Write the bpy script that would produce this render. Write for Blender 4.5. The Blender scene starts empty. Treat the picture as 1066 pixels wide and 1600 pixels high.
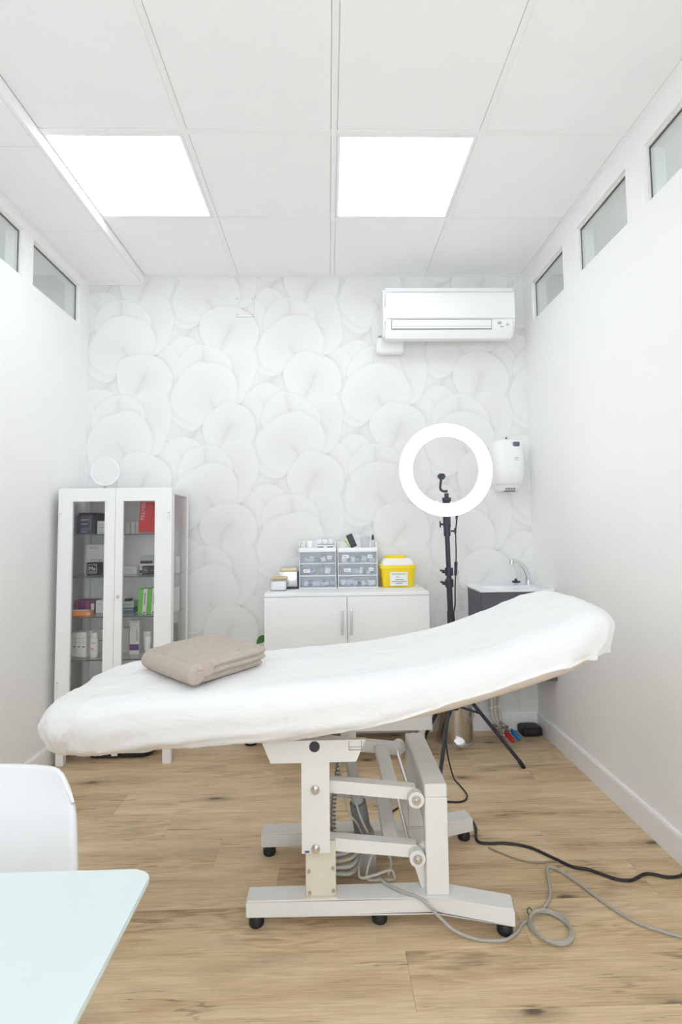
import bpy, bmesh, math, random
import numpy as np
from math import sin, cos, pi, radians, sqrt, hypot
from mathutils import Vector, Matrix, noise

random.seed(7)
C = bpy.context.scene.collection
scene = bpy.context.scene

# ------------------------------------------------------------------ camera
F_PX, PITCH, YAW, ROLL, CY = 832.127, 0.0668, -0.0241, 0.0126, 773.58
cam_data = bpy.data.cameras.new('camera')
cam_data.sensor_fit = 'HORIZONTAL'
cam_data.sensor_width = 36.0
cam_data.lens = F_PX * 36.0 / 1066.0
cam_data.shift_y = -(800.0 - CY) / 1066.0
cam_data.clip_start = 0.02
cam = bpy.data.objects.new('camera', cam_data)
Rm = Matrix.Rotation(YAW, 3, 'Z') @ Matrix.Rotation(PITCH, 3, 'X') @ Matrix.Rotation(ROLL, 3, 'Y')
Bm = Matrix(((Rm[0][0], Rm[0][2], -Rm[0][1]), (Rm[1][0], Rm[1][2], -Rm[1][1]), (Rm[2][0], Rm[2][2], -Rm[2][1])))
cam.matrix_world = Matrix.Translation((0, 0, 1.205)) @ Bm.to_4x4()
C.objects.link(cam)
scene.camera = cam

# ------------------------------------------------------------------ world, exposure
world = bpy.data.worlds.new('world')
world.use_nodes = True
world.node_tree.nodes['Background'].inputs[0].default_value = (0.865, 0.935, 1.0, 1)
world.node_tree.nodes['Background'].inputs[1].default_value = 3.0   # overcast daylight, let in by the added window behind the camera
scene.world = world
scene.view_settings.view_transform = 'Standard'
scene.view_settings.look = 'None'
scene.view_settings.gamma = 1.0
scene.view_settings.use_curve_mapping = False
scene.view_settings.exposure = 0.26
scene.cycles.max_bounces = 14
scene.cycles.diffuse_bounces = 8
scene.cycles.glossy_bounces = 5
scene.cycles.transmission_bounces = 8
scene.cycles.transparent_max_bounces = 24
PANEL_LIGHT = 5.0      # light of the LED ceiling panels
RING_LIGHT = 3.0       # light of the ring lamp
NEIGHBOUR_LIGHT = 22.0  # unseen panels added to light the neighbouring rooms

# ------------------------------------------------------------------ room numbers
XL, XR, YB, YF, ZC = -1.479, 1.254, 3.267, -1.70, 2.808
XS, ZS = -1.1315, 2.756          # dropped ceiling strip along the left wall

# ------------------------------------------------------------------ material helpers
MATS = {}
def mat(name, col=(0.8, 0.8, 0.8), rough=0.5, metal=0.0, spec=0.5, bump=0.0, bump_scale=200.0, var=0.0, var_scale=8.0):
    if name in MATS: return MATS[name]
    m = bpy.data.materials.new(name); m.use_nodes = True
    nt = m.node_tree; b = nt.nodes['Principled BSDF']
    b.inputs['Base Color'].default_value = (*col, 1)
    b.inputs['Roughness'].default_value = rough
    b.inputs['Metallic'].default_value = metal
    b.inputs['Specular IOR Level'].default_value = spec
    tc = nt.nodes.new('ShaderNodeTexCoord')
    n = nt.nodes.new('ShaderNodeTexNoise'); n.inputs['Scale'].default_value = var_scale
    nt.links.new(tc.outputs['Object'], n.inputs['Vector'])
    mx = nt.nodes.new('ShaderNodeMix'); mx.data_type = 'RGBA'
    v = var if var > 0 else 0.015
    mx.inputs[6].default_value = (*[max(0, c * (1 - v)) for c in col], 1)
    mx.inputs[7].default_value = (*[min(1, c * (1 + v)) for c in col], 1)
    nt.links.new(n.outputs['Fac'], mx.inputs[0]); nt.links.new(mx.outputs[2], b.inputs['Base Color'])
    if bump > 0:
        n2 = nt.nodes.new('ShaderNodeTexNoise'); n2.inputs['Scale'].default_value = bump_scale
        n2.inputs['Detail'].default_value = 4
        nt.links.new(tc.outputs['Object'], n2.inputs['Vector'])
        bp = nt.nodes.new('ShaderNodeBump'); bp.inputs['Strength'].default_value = bump; bp.inputs['Distance'].default_value = 0.002
        nt.links.new(n2.outputs['Fac'], bp.inputs['Height']); nt.links.new(bp.outputs['Normal'], b.inputs['Normal'])
    MATS[name] = m
    return m

def emit(name, col, strength):
    if name in MATS: return MATS[name]
    m = bpy.data.materials.new(name); m.use_nodes = True
    nt = m.node_tree; nt.nodes.clear()
    o = nt.nodes.new('ShaderNodeOutputMaterial'); e = nt.nodes.new('ShaderNodeEmission')
    e.inputs[0].default_value = (*col, 1); e.inputs[1].default_value = strength
    nt.links.new(e.outputs[0], o.inputs[0]); MATS[name] = m
    return m

def glass(name, tint, refl=1.0, haze=0.0, haze_col=(0.8, 0.85, 0.9)):
    """thin pane: tinted see-through, mirror reflection by Fresnel, optional plastic haze"""
    if name in MATS: return MATS[name]
    m = bpy.data.materials.new(name); m.use_nodes = True
    nt = m.node_tree; nt.nodes.clear()
    o = nt.nodes.new('ShaderNodeOutputMaterial')
    t = nt.nodes.new('ShaderNodeBsdfTransparent'); t.inputs[0].default_value = (*tint, 1)
    g = nt.nodes.new('ShaderNodeBsdfGlossy'); g.inputs['Roughness'].default_value = 0.02
    f = nt.nodes.new('ShaderNodeFresnel'); f.inputs[0].default_value = 1.45
    mm = nt.nodes.new('ShaderNodeMath'); mm.operation = 'MULTIPLY'; mm.inputs[1].default_value = refl
    ge = nt.nodes.new('ShaderNodeNewGeometry'); fr = nt.nodes.new('ShaderNodeMath'); fr.operation = 'SUBTRACT'; fr.inputs[0].default_value = 1.0
    nt.links.new(ge.outputs['Backfacing'], fr.inputs[1])      # one reflection for the pane: its front face only
    mf = nt.nodes.new('ShaderNodeMath'); mf.operation = 'MULTIPLY'
    nt.links.new(f.outputs[0], mf.inputs[0]); nt.links.new(fr.outputs[0], mf.inputs[1]); nt.links.new(mf.outputs[0], mm.inputs[0])
    mx = nt.nodes.new('ShaderNodeMixShader')
    nt.links.new(mm.outputs[0], mx.inputs[0])
    src = t
    if haze > 0:
        d = nt.nodes.new('ShaderNodeBsdfDiffuse'); d.inputs[0].default_value = (*haze_col, 1)
        m2 = nt.nodes.new('ShaderNodeMixShader'); m2.inputs[0].default_value = haze
        nt.links.new(t.outputs[0], m2.inputs[1]); nt.links.new(d.outputs[0], m2.inputs[2]); src = m2
    nt.links.new(src.outputs[0], mx.inputs[1]); nt.links.new(g.outputs[0], mx.inputs[2])
    nt.links.new(mx.outputs[0], o.inputs[0]); MATS[name] = m
    return m

class NB:
    """tiny node-maths writer"""
    def __init__(s, nt): s.nt = nt
    def m(s, op, a, b=None, c=None, clamp=False):
        n = s.nt.nodes.new('ShaderNodeMath'); n.operation = op; n.use_clamp = clamp
        for i, v in enumerate((a, b, c)):
            if v is None: continue
            if isinstance(v, (int, float)): n.inputs[i].default_value = v
            else: s.nt.links.new(v, n.inputs[i])
        return n.outputs[0]
    def rng(s, v, a, b, c, d, smooth=True):
        n = s.nt.nodes.new('ShaderNodeMapRange'); n.interpolation_type = 'SMOOTHSTEP' if smooth else 'LINEAR'
        s.nt.links.new(v, n.inputs[0])
        for i, k in enumerate((a, b, c, d)): n.inputs[i + 1].default_value = k
        return n.outputs[0]
    def mixf(s, f, a, b):
        n = s.nt.nodes.new('ShaderNodeMix'); n.data_type = 'FLOAT'
        for i, v in ((0, f), (2, a), (3, b)):
            if isinstance(v, (int, float)): n.inputs[i].default_value = v
            else: s.nt.links.new(v, n.inputs[i])
        return n.outputs[0]

def wallpaper():
    m = bpy.data.materials.new('leaf_wallpaper'); m.use_nodes = True
    nt = m.node_tree; N = NB(nt); b = nt.nodes['Principled BSDF']
    tc = nt.nodes.new('ShaderNodeTexCoord'); sp = nt.nodes.new('ShaderNodeSeparateXYZ')
    nz = nt.nodes.new('ShaderNodeTexNoise'); nz.inputs['Scale'].default_value = 3.0; nz.inputs['Detail'].default_value = 2
    nt.links.new(tc.outputs['Object'], nz.inputs['Vector'])
    nt.links.new(tc.outputs['Object'], sp.inputs[0])
    wob = N.m('MULTIPLY', N.m('SUBTRACT', nz.outputs['Fac'], 0.5), 0.10)
    X = N.m('ADD', sp.outputs['X'], wob); Z = N.m('SUBTRACT', sp.outputs['Z'], wob)
    PX, PZ = 1.05, 0.617
    def local(cx, cz, rot):
        # wrapped coordinates about a leaf centre, turned by rot
        def wrap(v, c, p):
            q = N.m('ADD', N.m('DIVIDE', N.m('SUBTRACT', v, c), p), 0.5)
            return N.m('MULTIPLY', N.m('SUBTRACT', N.m('FRACT', q), 0.5), p)
        u, w = wrap(X, cx, PX), wrap(Z, cz, PZ)
        cr, sr = cos(rot), sin(rot)
        a = N.m('ADD', N.m('MULTIPLY', u, cr), N.m('MULTIPLY', w, sr))
        c = N.m('SUBTRACT', N.m('MULTIPLY', w, cr), N.m('MULTIPLY', u, sr))
        return a, c
    V = N.m('ADD', N.m('MULTIPLY', nz.outputs['Fac'], 0.04), 0.93)
    # back-to-front: (dx, dz, rx, rz, turn, vein foot .. vein head in leaf z)
    A_ = (0.0, 0.0, 0.172, 0.165, -0.45, -0.15, 0.08)
    leaves = [(-0.20, 0.02, 0.21, 0.30, -0.70, -0.26, 0.26, None),
              (0.26, -0.02, 0.17, 0.29, 0.10, -0.2, 0.2, None),
              (0.07, 0.10, 0.15, 0.14, 0.05, 0.02, 0.14, None),
              (*A_, None),
              (0.045, -0.255, 0.130, 0.205, -0.12, -0.1, -0.02, None),
              (-0.15, -0.255, 0.175, 0.155, 0.0, 0.02, 0.16, None),
              (-0.15, -0.395, 0.215, 0.175, 0.55, -0.17, 0.0, None),
              (*A_, -0.085)]
    for (dx, dz, rx, rz, rot, v0, v1, clip) in leaves:
        for (ox, oz) in ((-0.605, 1.841), (-0.08, 2.150)):
            u, w = local(ox + dx, oz + dz, rot)
            un, wn = N.m('DIVIDE', u, rx), N.m('DIVIDE', w, rz)
            d = N.m('SQRT', N.m('ADD', N.m('MULTIPLY', un, un), N.m('MULTIPLY', wn, wn)))
            inside = N.rng(d, 0.985, 1.0, 1.0, 0.0)
            rim = N.rng(d, 1.0, 1.15, 0.972, 1.0)
            body = N.rng(d, 0.1, 1.0, 0.972, 1.0)
            au = N.m('ABSOLUTE', u)
            line = N.rng(au, 0.002, 0.008, 1.0, 0.0)
            soft = N.rng(au, 0.0, 0.045, 1.0, 0.0)
            mid, half = (v0 + v1) / 2, (v1 - v0) / 2
            span = N.rng(N.m('ABSOLUTE', N.m('SUBTRACT', w, mid)), half * 0.4, half, 1.0, 0.0)
            vein = N.m('MULTIPLY', span, N.m('ADD', N.m('MULTIPLY', line, 0.035), N.m('MULTIPLY', soft, 0.03)))
            ang = N.m('ARCTAN2', u, N.m('ADD', w, rz * 0.9))
            ray = N.m('MULTIPLY', N.m('SINE', N.m('MULTIPLY', ang, 46.0)), 0.003)
            L = N.m('ADD', N.m('SUBTRACT', body, vein), ray)
            if clip is not None:
                u0, w0 = local(ox, oz, 0.0)
                up = N.m('GREATER_THAN', w0, clip)
                inside = N.m('MULTIPLY', inside, up); rim = N.mixf(up, 1.0, rim)
            V = N.mixf(inside, N.m('MULTIPLY', V, rim), L)
    ramp = nt.nodes.new('ShaderNodeValToRGB')
    e = ramp.color_ramp.elements
    e[0].position = 0.80; e[0].color = (0.56, 0.545, 0.515, 1)
    e[1].position = 1.0; e[1].color = (0.795, 0.793, 0.787, 1)
    nt.links.new(V, ramp.inputs[0]); nt.links.new(ramp.outputs[0], b.inputs['Base Color'])
    b.inputs['Roughness'].default_value = 0.6
    return m

def wood():
    m = bpy.data.materials.new('oak_laminate'); m.use_nodes = True
    nt = m.node_tree; N = NB(nt); b = nt.nodes['Principled BSDF']
    L = nt.links
    tc = nt.nodes.new('ShaderNodeTexCoord'); oi = nt.nodes.new('ShaderNodeObjectInfo')
    off = nt.nodes.new('ShaderNodeCombineXYZ')
    L.new(N.m('MULTIPLY', oi.outputs['Random'], 37.0), off.inputs[0]); L.new(N.m('MULTIPLY', oi.outputs['Random'], 91.0), off.inputs[1])
    add = nt.nodes.new('ShaderNodeVectorMath'); add.operation = 'ADD'
    L.new(tc.outputs['Object'], add.inputs[0]); L.new(off.outputs[0], add.inputs[1])
    def nz(sx, sy, scale, detail, rough=0.55, dist=0.0, src=None):
        mp = nt.nodes.new('ShaderNodeMapping'); mp.inputs['Scale'].default_value = (sx, sy, 1)
        L.new(src or add.outputs[0], mp.inputs[0])
        n = nt.nodes.new('ShaderNodeTexNoise'); n.inputs['Scale'].default_value = scale
        n.inputs['Detail'].default_value = detail; n.inputs['Roughness'].default_value = rough
        n.inputs['Distortion'].default_value = dist
        L.new(mp.outputs[0], n.inputs['Vector']); return n.outputs['Fac']
    broad = nz(0.8, 5.0, 2.2, 4, 0.6, 0.4)
    grain = nz(2.0, 60.0, 3.0, 5, 0.6, 0.2)
    fine = nz(6.0, 160.0, 4.0, 3, 0.6)
    # cathedral rings: a stretched distance field bent by noise
    sp = nt.nodes.new('ShaderNodeSeparateXYZ'); L.new(add.outputs[0], sp.inputs[0])
    warp = nz(1.2, 6.0, 1.5, 3, 0.5)
    rings = N.m('SINE', N.m('ADD', N.m('MULTIPLY', warp, 60.0), N.m('MULTIPLY', sp.outputs[1], 40.0)))
    ringmask = N.rng(nz(1.1, 3.0, 1.3, 1), 0.52, 0.66, 0.0, 1.0)
    ring = N.m('MULTIPLY', N.m('MULTIPLY', rings, ringmask), 0.055)
    # knots
    mp = nt.nodes.new('ShaderNodeMapping'); mp.inputs['Scale'].default_value = (2.2, 6.0, 1.0); L.new(add.outputs[0], mp.inputs[0])
    vo = nt.nodes.new('ShaderNodeTexVoronoi'); vo.voronoi_dimensions = '2D'; vo.inputs['Scale'].default_value = 1.25
    L.new(mp.outputs[0], vo.inputs['Vector'])
    spc = nt.nodes.new('ShaderNodeSeparateColor'); L.new(vo.outputs['Color'], spc.inputs[0])
    pick = N.rng(spc.outputs[0], 0.72, 0.76, 0.0, 1.0)
    dd = N.m('ADD', vo.outputs['Distance'], N.m('MULTIPLY', N.m('SUBTRACT', nz(3, 12, 5.0, 3), 0.5), 0.16))
    knot = N.m('MULTIPLY', N.rng(dd, 0.02, 0.12, 1.0, 0.0), pick)
    halo = N.m('MULTIPLY', N.rng(dd, 0.03, 0.36, 1.0, 0.0), pick)
    # long dark checks
    crack_n = nz(0.45, 8.0, 2.0, 4, 0.6, 0.4)
    crack = N.rng(N.m('ABSOLUTE', N.m('SUBTRACT', crack_n, 0.5)), 0.0, 0.018, 1.0, 0.0)
    crack = N.m('MULTIPLY', crack, N.rng(nz(1.2, 5.0, 1.7, 2), 0.53, 0.62, 0.0, 1.0))
    smoke = N.rng(nz(1.4, 6.0, 1.8, 4, 0.6), 0.52, 0.78, 0.0, 1.0)
    v = N.m('ADD', N.m('MULTIPLY', broad, 0.46), N.m('MULTIPLY', grain, 0.42))
    v = N.m('ADD', v, N.m('MULTIPLY', fine, 0.20))
    v = N.m('ADD', v, N.m('ADD', ring, N.m('MULTIPLY', N.m('SUBTRACT', oi.outputs['Random'], 0.5), 0.11)))
    ramp = nt.nodes.new('ShaderNodeValToRGB'); e = ramp.color_ramp.elements
    e[0].position = 0.34; e[0].color = (0.31, 0.20, 0.105, 1)
    e[1].position = 0.68; e[1].color = (0.79, 0.625, 0.415, 1)
    e.new(0.51).color = (0.61, 0.445, 0.265, 1)
    L.new(v, ramp.inputs[0])
    def darken(col, fac, target):
        mx = nt.nodes.new('ShaderNodeMix'); mx.data_type = 'RGBA'
        L.new(fac, mx.inputs[0]); L.new(col, mx.inputs[6]); mx.inputs[7].default_value = (*target, 1); return mx.outputs[2]
    c = darken(ramp.outputs[0], N.m('MULTIPLY', smoke, 0.50), (0.27, 0.215, 0.15))
    c = darken(c, N.m('MULTIPLY', halo, 0.45), (0.20, 0.14, 0.09))
    c = darken(c, N.m('MULTIPLY', knot, 0.8), (0.06, 0.045, 0.032))
    c = darken(c, N.m('MULTIPLY', crack, 0.62), (0.13, 0.09, 0.055))
    L.new(c, b.inputs['Base Color'])
    b.inputs['Roughness'].default_value = 0.42; b.inputs['Specular IOR Level'].default_value = 0.35
    bp = nt.nodes.new('ShaderNodeBump'); bp.inputs['Strength'].default_value = 0.12; bp.inputs['Distance'].default_value = 0.001
    L.new(N.m('ADD', grain, N.m('MULTIPLY', crack, -0.6)), bp.inputs['Height']); L.new(bp.outputs[0], b.inputs['Normal'])
    return m

def sheet_mat():
    m = bpy.data.materials.new('nonwoven_sheet'); m.use_nodes = True
    nt = m.node_tree; nt.nodes.clear(); L = nt.links
    o = nt.nodes.new('ShaderNodeOutputMaterial')
    tc = nt.nodes.new('ShaderNodeTexCoord')
    b = nt.nodes.new('ShaderNodeBsdfPrincipled'); b.inputs['Base Color'].default_value = (0.885, 0.885, 0.89, 1)
    b.inputs['Roughness'].default_value = 0.65; b.inputs['Specular IOR Level'].default_value = 0.25
    t = nt.nodes.new('ShaderNodeBsdfTransparent'); t.inputs[0].default_value = (0.97, 0.97, 0.97, 1)
    mx = nt.nodes.new('ShaderNodeMixShader'); mx.inputs[0].default_value = 0.10
    mp = nt.nodes.new('ShaderNodeMapping'); mp.inputs['Scale'].default_value = (6, 16, 14); mp.inputs['Rotation'].default_value = (0, 0.3, 0.35)
    n = nt.nodes.new('ShaderNodeTexNoise'); n.inputs['Scale'].default_value = 1.0; n.inputs['Detail'].default_value = 6; n.inputs['Distortion'].default_value = 0.8
    L.new(tc.outputs['Object'], mp.inputs[0]); L.new(mp.outputs[0], n.inputs['Vector'])
    bp = nt.nodes.new('ShaderNodeBump'); bp.inputs['Strength'].default_value = 0.5; bp.inputs['Distance'].default_value = 0.015
    L.new(n.outputs['Fac'], bp.inputs['Height']); L.new(bp.outputs[0], b.inputs['Normal'])
    L.new(b.outputs[0], mx.inputs[1]); L.new(t.outputs[0], mx.inputs[2]); L.new(mx.outputs[0], o.inputs[0])
    return m

def brushed(name, col, rough=0.25):
    if name in MATS: return MATS[name]
    m = mat(name, col, rough, 1.0); return m

M_WALL = mat('white_paint', (0.895, 0.893, 0.89), 0.55, bump=0.05, bump_scale=260)
M_TRIM = mat('white_lacquer', (0.88, 0.88, 0.885), 0.35)
M_TILE = mat('ceiling_tile_white', (0.92, 0.92, 0.925), 0.8)
M_BAR = mat('ceiling_bar_white', (0.90, 0.90, 0.90), 0.5)
M_FRAME = mat('window_frame_white', (0.80, 0.78, 0.755), 0.5)
M_SEAL = mat('window_seal_grey', (0.10, 0.10, 0.10), 0.6)
M_PAPER = wallpaper()
M_WOOD = wood()
M_SUB = mat('underlay', (0.10, 0.07, 0.05), 0.9)
M_SHEET = sheet_mat()
M_WHITE = mat('white_plastic', (0.87, 0.87, 0.87), 0.35)
M_CABW = mat('white_cabinet', (0.86, 0.86, 0.865), 0.4)
M_BED = mat('bed_white_enamel', (0.75, 0.74, 0.715), 0.38, var=0.03, var_scale=5)
M_CREAM = mat('bracket_cream', (0.68, 0.64, 0.53), 0.45, var=0.05, var_scale=14)
M_VINYL = mat('beige_vinyl', (0.66, 0.59, 0.515), 0.45)
M_BLACK = mat('black_rubber', (0.012, 0.013, 0.015), 0.5)
M_BLACKP = mat('black_plastic', (0.025, 0.027, 0.04), 0.4)
M_CHROME = brushed('chrome', (0.82, 0.82, 0.83), 0.12)
M_STEEL = brushed('steel', (0.62, 0.60, 0.57), 0.22)
M_GREY = mat('grey_plastic', (0.42, 0.42, 0.41), 0.45)
M_DGREY = mat('dark_grey_plastic', (0.20, 0.20, 0.20), 0.5)
M_CORD = mat('grey_cord', (0.40, 0.38, 0.34), 0.55)
M_TOWEL = mat('beige_terry', (0.50, 0.425, 0.365), 0.95, spec=0.1, bump=1.0, bump_scale=260, var=0.13, var_scale=60)
M_GLASS = glass('pane_glass', (0.88, 0.905, 0.90))
M_CGLASS = glass('cabinet_glass', (0.93, 0.93, 0.925))
M_SHELF = glass('shelf_glass', (0.94, 0.96, 0.955))
M_DRAWER = glass('drawer_plastic', (0.95, 0.96, 0.975), 0.8, 0.14, (0.88, 0.90, 0.93))
M_CLEAR = glass('clear_plastic', (0.93, 0.94, 0.95), 0.8, 0.12, (0.85, 0.86, 0.88))
M_EDGEG = mat('glass_edge_dark', (0.10, 0.12, 0.115), 0.2)
M_LED = emit('led_diffuser', (0.90, 0.95, 1.0), PANEL_LIGHT)
M_LED2 = emit('added_led_next_room', (0.96, 0.985, 1.0), NEIGHBOUR_LIGHT)
M_RING = emit('ring_diffuser', (1.0, 0.99, 0.98), RING_LIGHT)

# ------------------------------------------------------------------ mesh helpers
def bx(bm, x0, x1, y0, y1, z0, z1, bevel=0.0, seg=1):
    r = bmesh.ops.create_cube(bm, size=1.0)
    vs = r['verts']
    for v in vs:
        v.co = Vector(((x0 + x1) / 2 + v.co.x * (x1 - x0), (y0 + y1) / 2 + v.co.y * (y1 - y0), (z0 + z1) / 2 + v.co.z * (z1 - z0)))
    if bevel > 0:
        es = list({e for v in vs for e in v.link_edges})
        r = bmesh.ops.bevel(bm, geom=es, offset=bevel, segments=seg, affect='EDGES', profile=0.5)
    return bm

def box(x0, x1, y0, y1, z0, z1, bevel=0.0, seg=1):
    return bx(bmesh.new(), x0, x1, y0, y1, z0, z1, bevel, seg)

def cyl(bm, p0, p1, r0, r1=None, n=16, cap=True):
    if r1 is None: r1 = r0
    p0, p1 = Vector(p0), Vector(p1); d = (p1 - p0).normalized()
    a = d.orthogonal().normalized(); b = d.cross(a)
    A = [bm.verts.new(p0 + (a * cos(2 * pi * i / n) + b * sin(2 * pi * i / n)) * r0) for i in range(n)]
    B = [bm.verts.new(p1 + (a * cos(2 * pi * i / n) + b * sin(2 * pi * i / n)) * r1) for i in range(n)]
    for i in range(n): bm.faces.new((A[i], A[(i + 1) % n], B[(i + 1) % n], B[i]))
    if cap: bm.faces.new(A[::-1]); bm.faces.new(B)
    return bm

def cylb(p0, p1, r0, r1=None, n=16): return cyl(bmesh.new(), p0, p1, r0, r1, n)

def spline(pts, per=8):
    P = [Vector(p) for p in pts]; out = []
    for i in range(len(P) - 1):
        a, b, c, d = P[max(i - 1, 0)], P[i], P[i + 1], P[min(i + 2, len(P) - 1)]
        for k in range(per):
            t = k / per
            out.append(0.5 * ((2 * b) + (c - a) * t + (2 * a - 5 * b + 4 * c - d) * t * t + (3 * b - a - 3 * c + d) * t ** 3))
    out.append(P[-1]); return out

def tube(bm, pts, r, n=8, smooth=True, per=8):
    P = spline(pts, per) if smooth else [Vector(p) for p in pts]
    rings = []; prev = None
    for i, p in enumerate(P):
        d = (P[min(i + 1, len(P) - 1)] - P[max(i - 1, 0)])
        if d.length < 1e-9: d = Vector((0, 0, 1))
        d.normalize()
        if prev is None: a = d.orthogonal().normalized()
        else:
            a = prev - d * prev.dot(d)
            a = a.normalized() if a.length > 1e-6 else d.orthogonal().normalized()
        prev = a; b = d.cross(a)
        rr = r(i / max(1, len(P) - 1)) if callable(r) else r
        rings.append([bm.verts.new(p + (a * cos(2 * pi * k / n) + b * sin(2 * pi * k / n)) * rr) for k in range(n)])
    for A, B in zip(rings, rings[1:]):
        for k in range(n): bm.faces.new((A[k], A[(k + 1) % n], B[(k + 1) % n], B[k]))
    bm.faces.new(rings[0][::-1]); bm.faces.new(rings[-1])
    return bm

def prism(bm, poly, axis, d0, d1):
    """polygon of 2-D points extruded along an axis: 'x' poly=(y,z); 'y' poly=(x,z); 'z' poly=(x,y)"""
    def P(p, d):
        return {'x': (d, p[0], p[1]), 'y': (p[0], d, p[1]), 'z': (p[0], p[1], d)}[axis]
    A = [bm.verts.new(P(p, d0)) for p in poly]; B = [bm.verts.new(P(p, d1)) for p in poly]
    n = len(poly)
    for i in range(n): bm.faces.new((A[i], A[(i + 1) % n], B[(i + 1) % n], B[i]))
    bm.faces.new(A[::-1]); bm.faces.new(B)
    return bm

def superloft(bm, secs, n=32, cap=True):
    """stacked superellipse sections (z, cx, cy, rx, ry, power)"""
    rings = []
    for (z, cx, cy, rx, ry, p) in secs:
        R = []
        for i in range(n):
            t = 2 * pi * i / n; c, s = cos(t), sin(t)
            R.append(bm.verts.new((cx + rx * math.copysign(abs(c) ** (2 / p), c), cy + ry * math.copysign(abs(s) ** (2 / p), s), z)))
        rings.append(R)
    for A, B in zip(rings, rings[1:]):
        for i in range(n): bm.faces.new((A[i], A[(i + 1) % n], B[(i + 1) % n], B[i]))
    if cap: bm.faces.new(rings[0][::-1]); bm.faces.new(rings[-1])
    return bm

def ring_torus(bm, c, R0, R1, y0, y1, n=64, rnd=0.012):
    """flat ring standing in the XZ plane, rounded front"""
    prof = [(R0, y1), (R0, y0 + rnd), (R0 + rnd, y0), (R1 - rnd, y0), (R1, y0 + rnd), (R1, y1)]
    rings = []
    for i in range(n):
        t = 2 * pi * i / n
        rings.append([bm.verts.new((c[0] + r * cos(t), y, c[2] + r * sin(t))) for r, y in prof])
    for i in range(n):
        A, B = rings[i], rings[(i + 1) % n]
        for k in range(len(prof)): bm.faces.new((A[k], A[(k + 1) % len(prof)], B[(k + 1) % len(prof)], B[k]))
    return bm

SMOOTH = radians(35)
def obj(name, bm, m, parent=None, smooth=True, kind=None):
    if isinstance(bm, bmesh.types.BMesh):
        bmesh.ops.recalc_face_normals(bm, faces=bm.faces[:])
        me = bpy.data.meshes.new(name); bm.to_mesh(me); bm.free()
    else: me = bm
    if not me.materials: me.materials.append(m)
    if smooth and len(me.polygons):
        me.polygons.foreach_set('use_smooth', [True] * len(me.polygons))
        try: me.set_sharp_from_angle(angle=SMOOTH)
        except Exception: pass
    o = bpy.data.objects.new(name, me); C.objects.link(o)
    if parent is not None:
        o.parent = parent
        if parent.type == 'EMPTY' and parent.parent is None and parent.get('world_parts'): o.location = -Vector(parent.location)
    if kind: o['kind'] = kind
    return o

def thing(name, label, cat, loc=(0, 0, 0), rotz=0.0, group=None, world_parts=True):
    """an Empty at the thing's base; its parts are written in world coordinates unless world_parts is off"""
    o = bpy.data.objects.new(name, None); C.objects.link(o)
    o.location = loc; o.rotation_euler = (0, 0, rotz); o.empty_display_size = 0.05
    o['label'] = label; o['category'] = cat
    if group: o['group'] = group
    if world_parts: o['world_parts'] = 1
    return o

def tag(o, label, cat, group=None):
    o['label'] = label; o['category'] = cat
    if group: o['group'] = group
    return o

def ordinal(k, n):
    if k == 0: return 'leftmost'
    if k == n - 1: return 'rightmost'
    if n == 3: return 'middle'
    return ('second', 'third', 'fourth', 'fifth', 'sixth', 'seventh', 'eighth', 'ninth')[k - 1] + ' from left'

def struct(name, bm, m, parent=None):
    return obj(name, bm, m, parent, smooth=False, kind='structure' if parent is None else None)

def text_obj(name, s, size, m, parent, loc, rot=(pi / 2, 0, 0), align='CENTER', extrude=0.0002):
    cu = bpy.data.curves.new(name, 'FONT'); cu.body = s; cu.size = size; cu.align_x = align; cu.align_y = 'CENTER'; cu.extrude = extrude
    cu.resolution_u = 2
    t = bpy.data.objects.new(name, cu); C.objects.link(t)
    me = bpy.data.meshes.new_from_object(t.evaluated_get(bpy.context.evaluated_depsgraph_get()))
    bpy.data.objects.remove(t); bpy.data.curves.remove(cu)
    me.materials.clear(); me.materials.append(m)
    o = bpy.data.objects.new(name, me); C.objects.link(o); o.parent = parent
    o.location = loc; o.rotation_euler = rot
    if parent.type == 'EMPTY' and parent.get('world_parts'): o.location = Vector(loc) - Vector(parent.location)
    return o

# ================================================================== STRUCTURE
# ---- floor: underlay slab and laminate planks, each plank an object
floor = struct('floor', box(XL - 0.02, XR + 0.02, YF - 0.05, YB + 0.02, -0.06, -0.011), M_SUB)
PW, PLEN = 0.1965, 1.261
first = {0: 0.207, 1: 0.577, 2: -0.19, 3: 0.83, 4: -0.67, 5: 0.32, 6: -0.28, 7: 0.72, 8: 0.45, 9: -0.5}
plank_cache = {}
def plank_mesh(l, w):
    k = (round(l, 3), round(w, 3))
    if k not in plank_cache:
        bm = bmesh.new(); c = 0.0011; g = 0.00025
        x0, x1, y0, y1 = g, l - g, g, w - g
        lo = [bm.verts.new(p) for p in ((x0, y0, -0.011), (x1, y0, -0.011), (x1, y1, -0.011), (x0, y1, -0.011))]
        md = [bm.verts.new(p) for p in ((x0, y0, -0.0008), (x1, y0, -0.0008), (x1, y1, -0.0008), (x0, y1, -0.0008))]
        hi = [bm.verts.new(p) for p in ((x0 + c, y0 + c, 0), (x1 - c, y0 + c, 0), (x1 - c, y1 - c, 0), (x0 + c, y1 - c, 0))]
        for A, B in ((lo, md), (md, hi)):
            for i in range(4): bm.faces.new((A[i], A[(i + 1) % 4], B[(i + 1) % 4], B[i]))
        bm.faces.new(hi); bm.faces.new(lo[::-1])
        bmesh.ops.recalc_face_normals(bm, faces=bm.faces[:])
        me = bpy.data.meshes.new('plank'); bm.to_mesh(me); bm.free(); me.materials.append(M_WOOD); plank_cache[k] = me
    return plank_cache[k]
row = int(math.floor((YF - 1.412) / PW))
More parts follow.
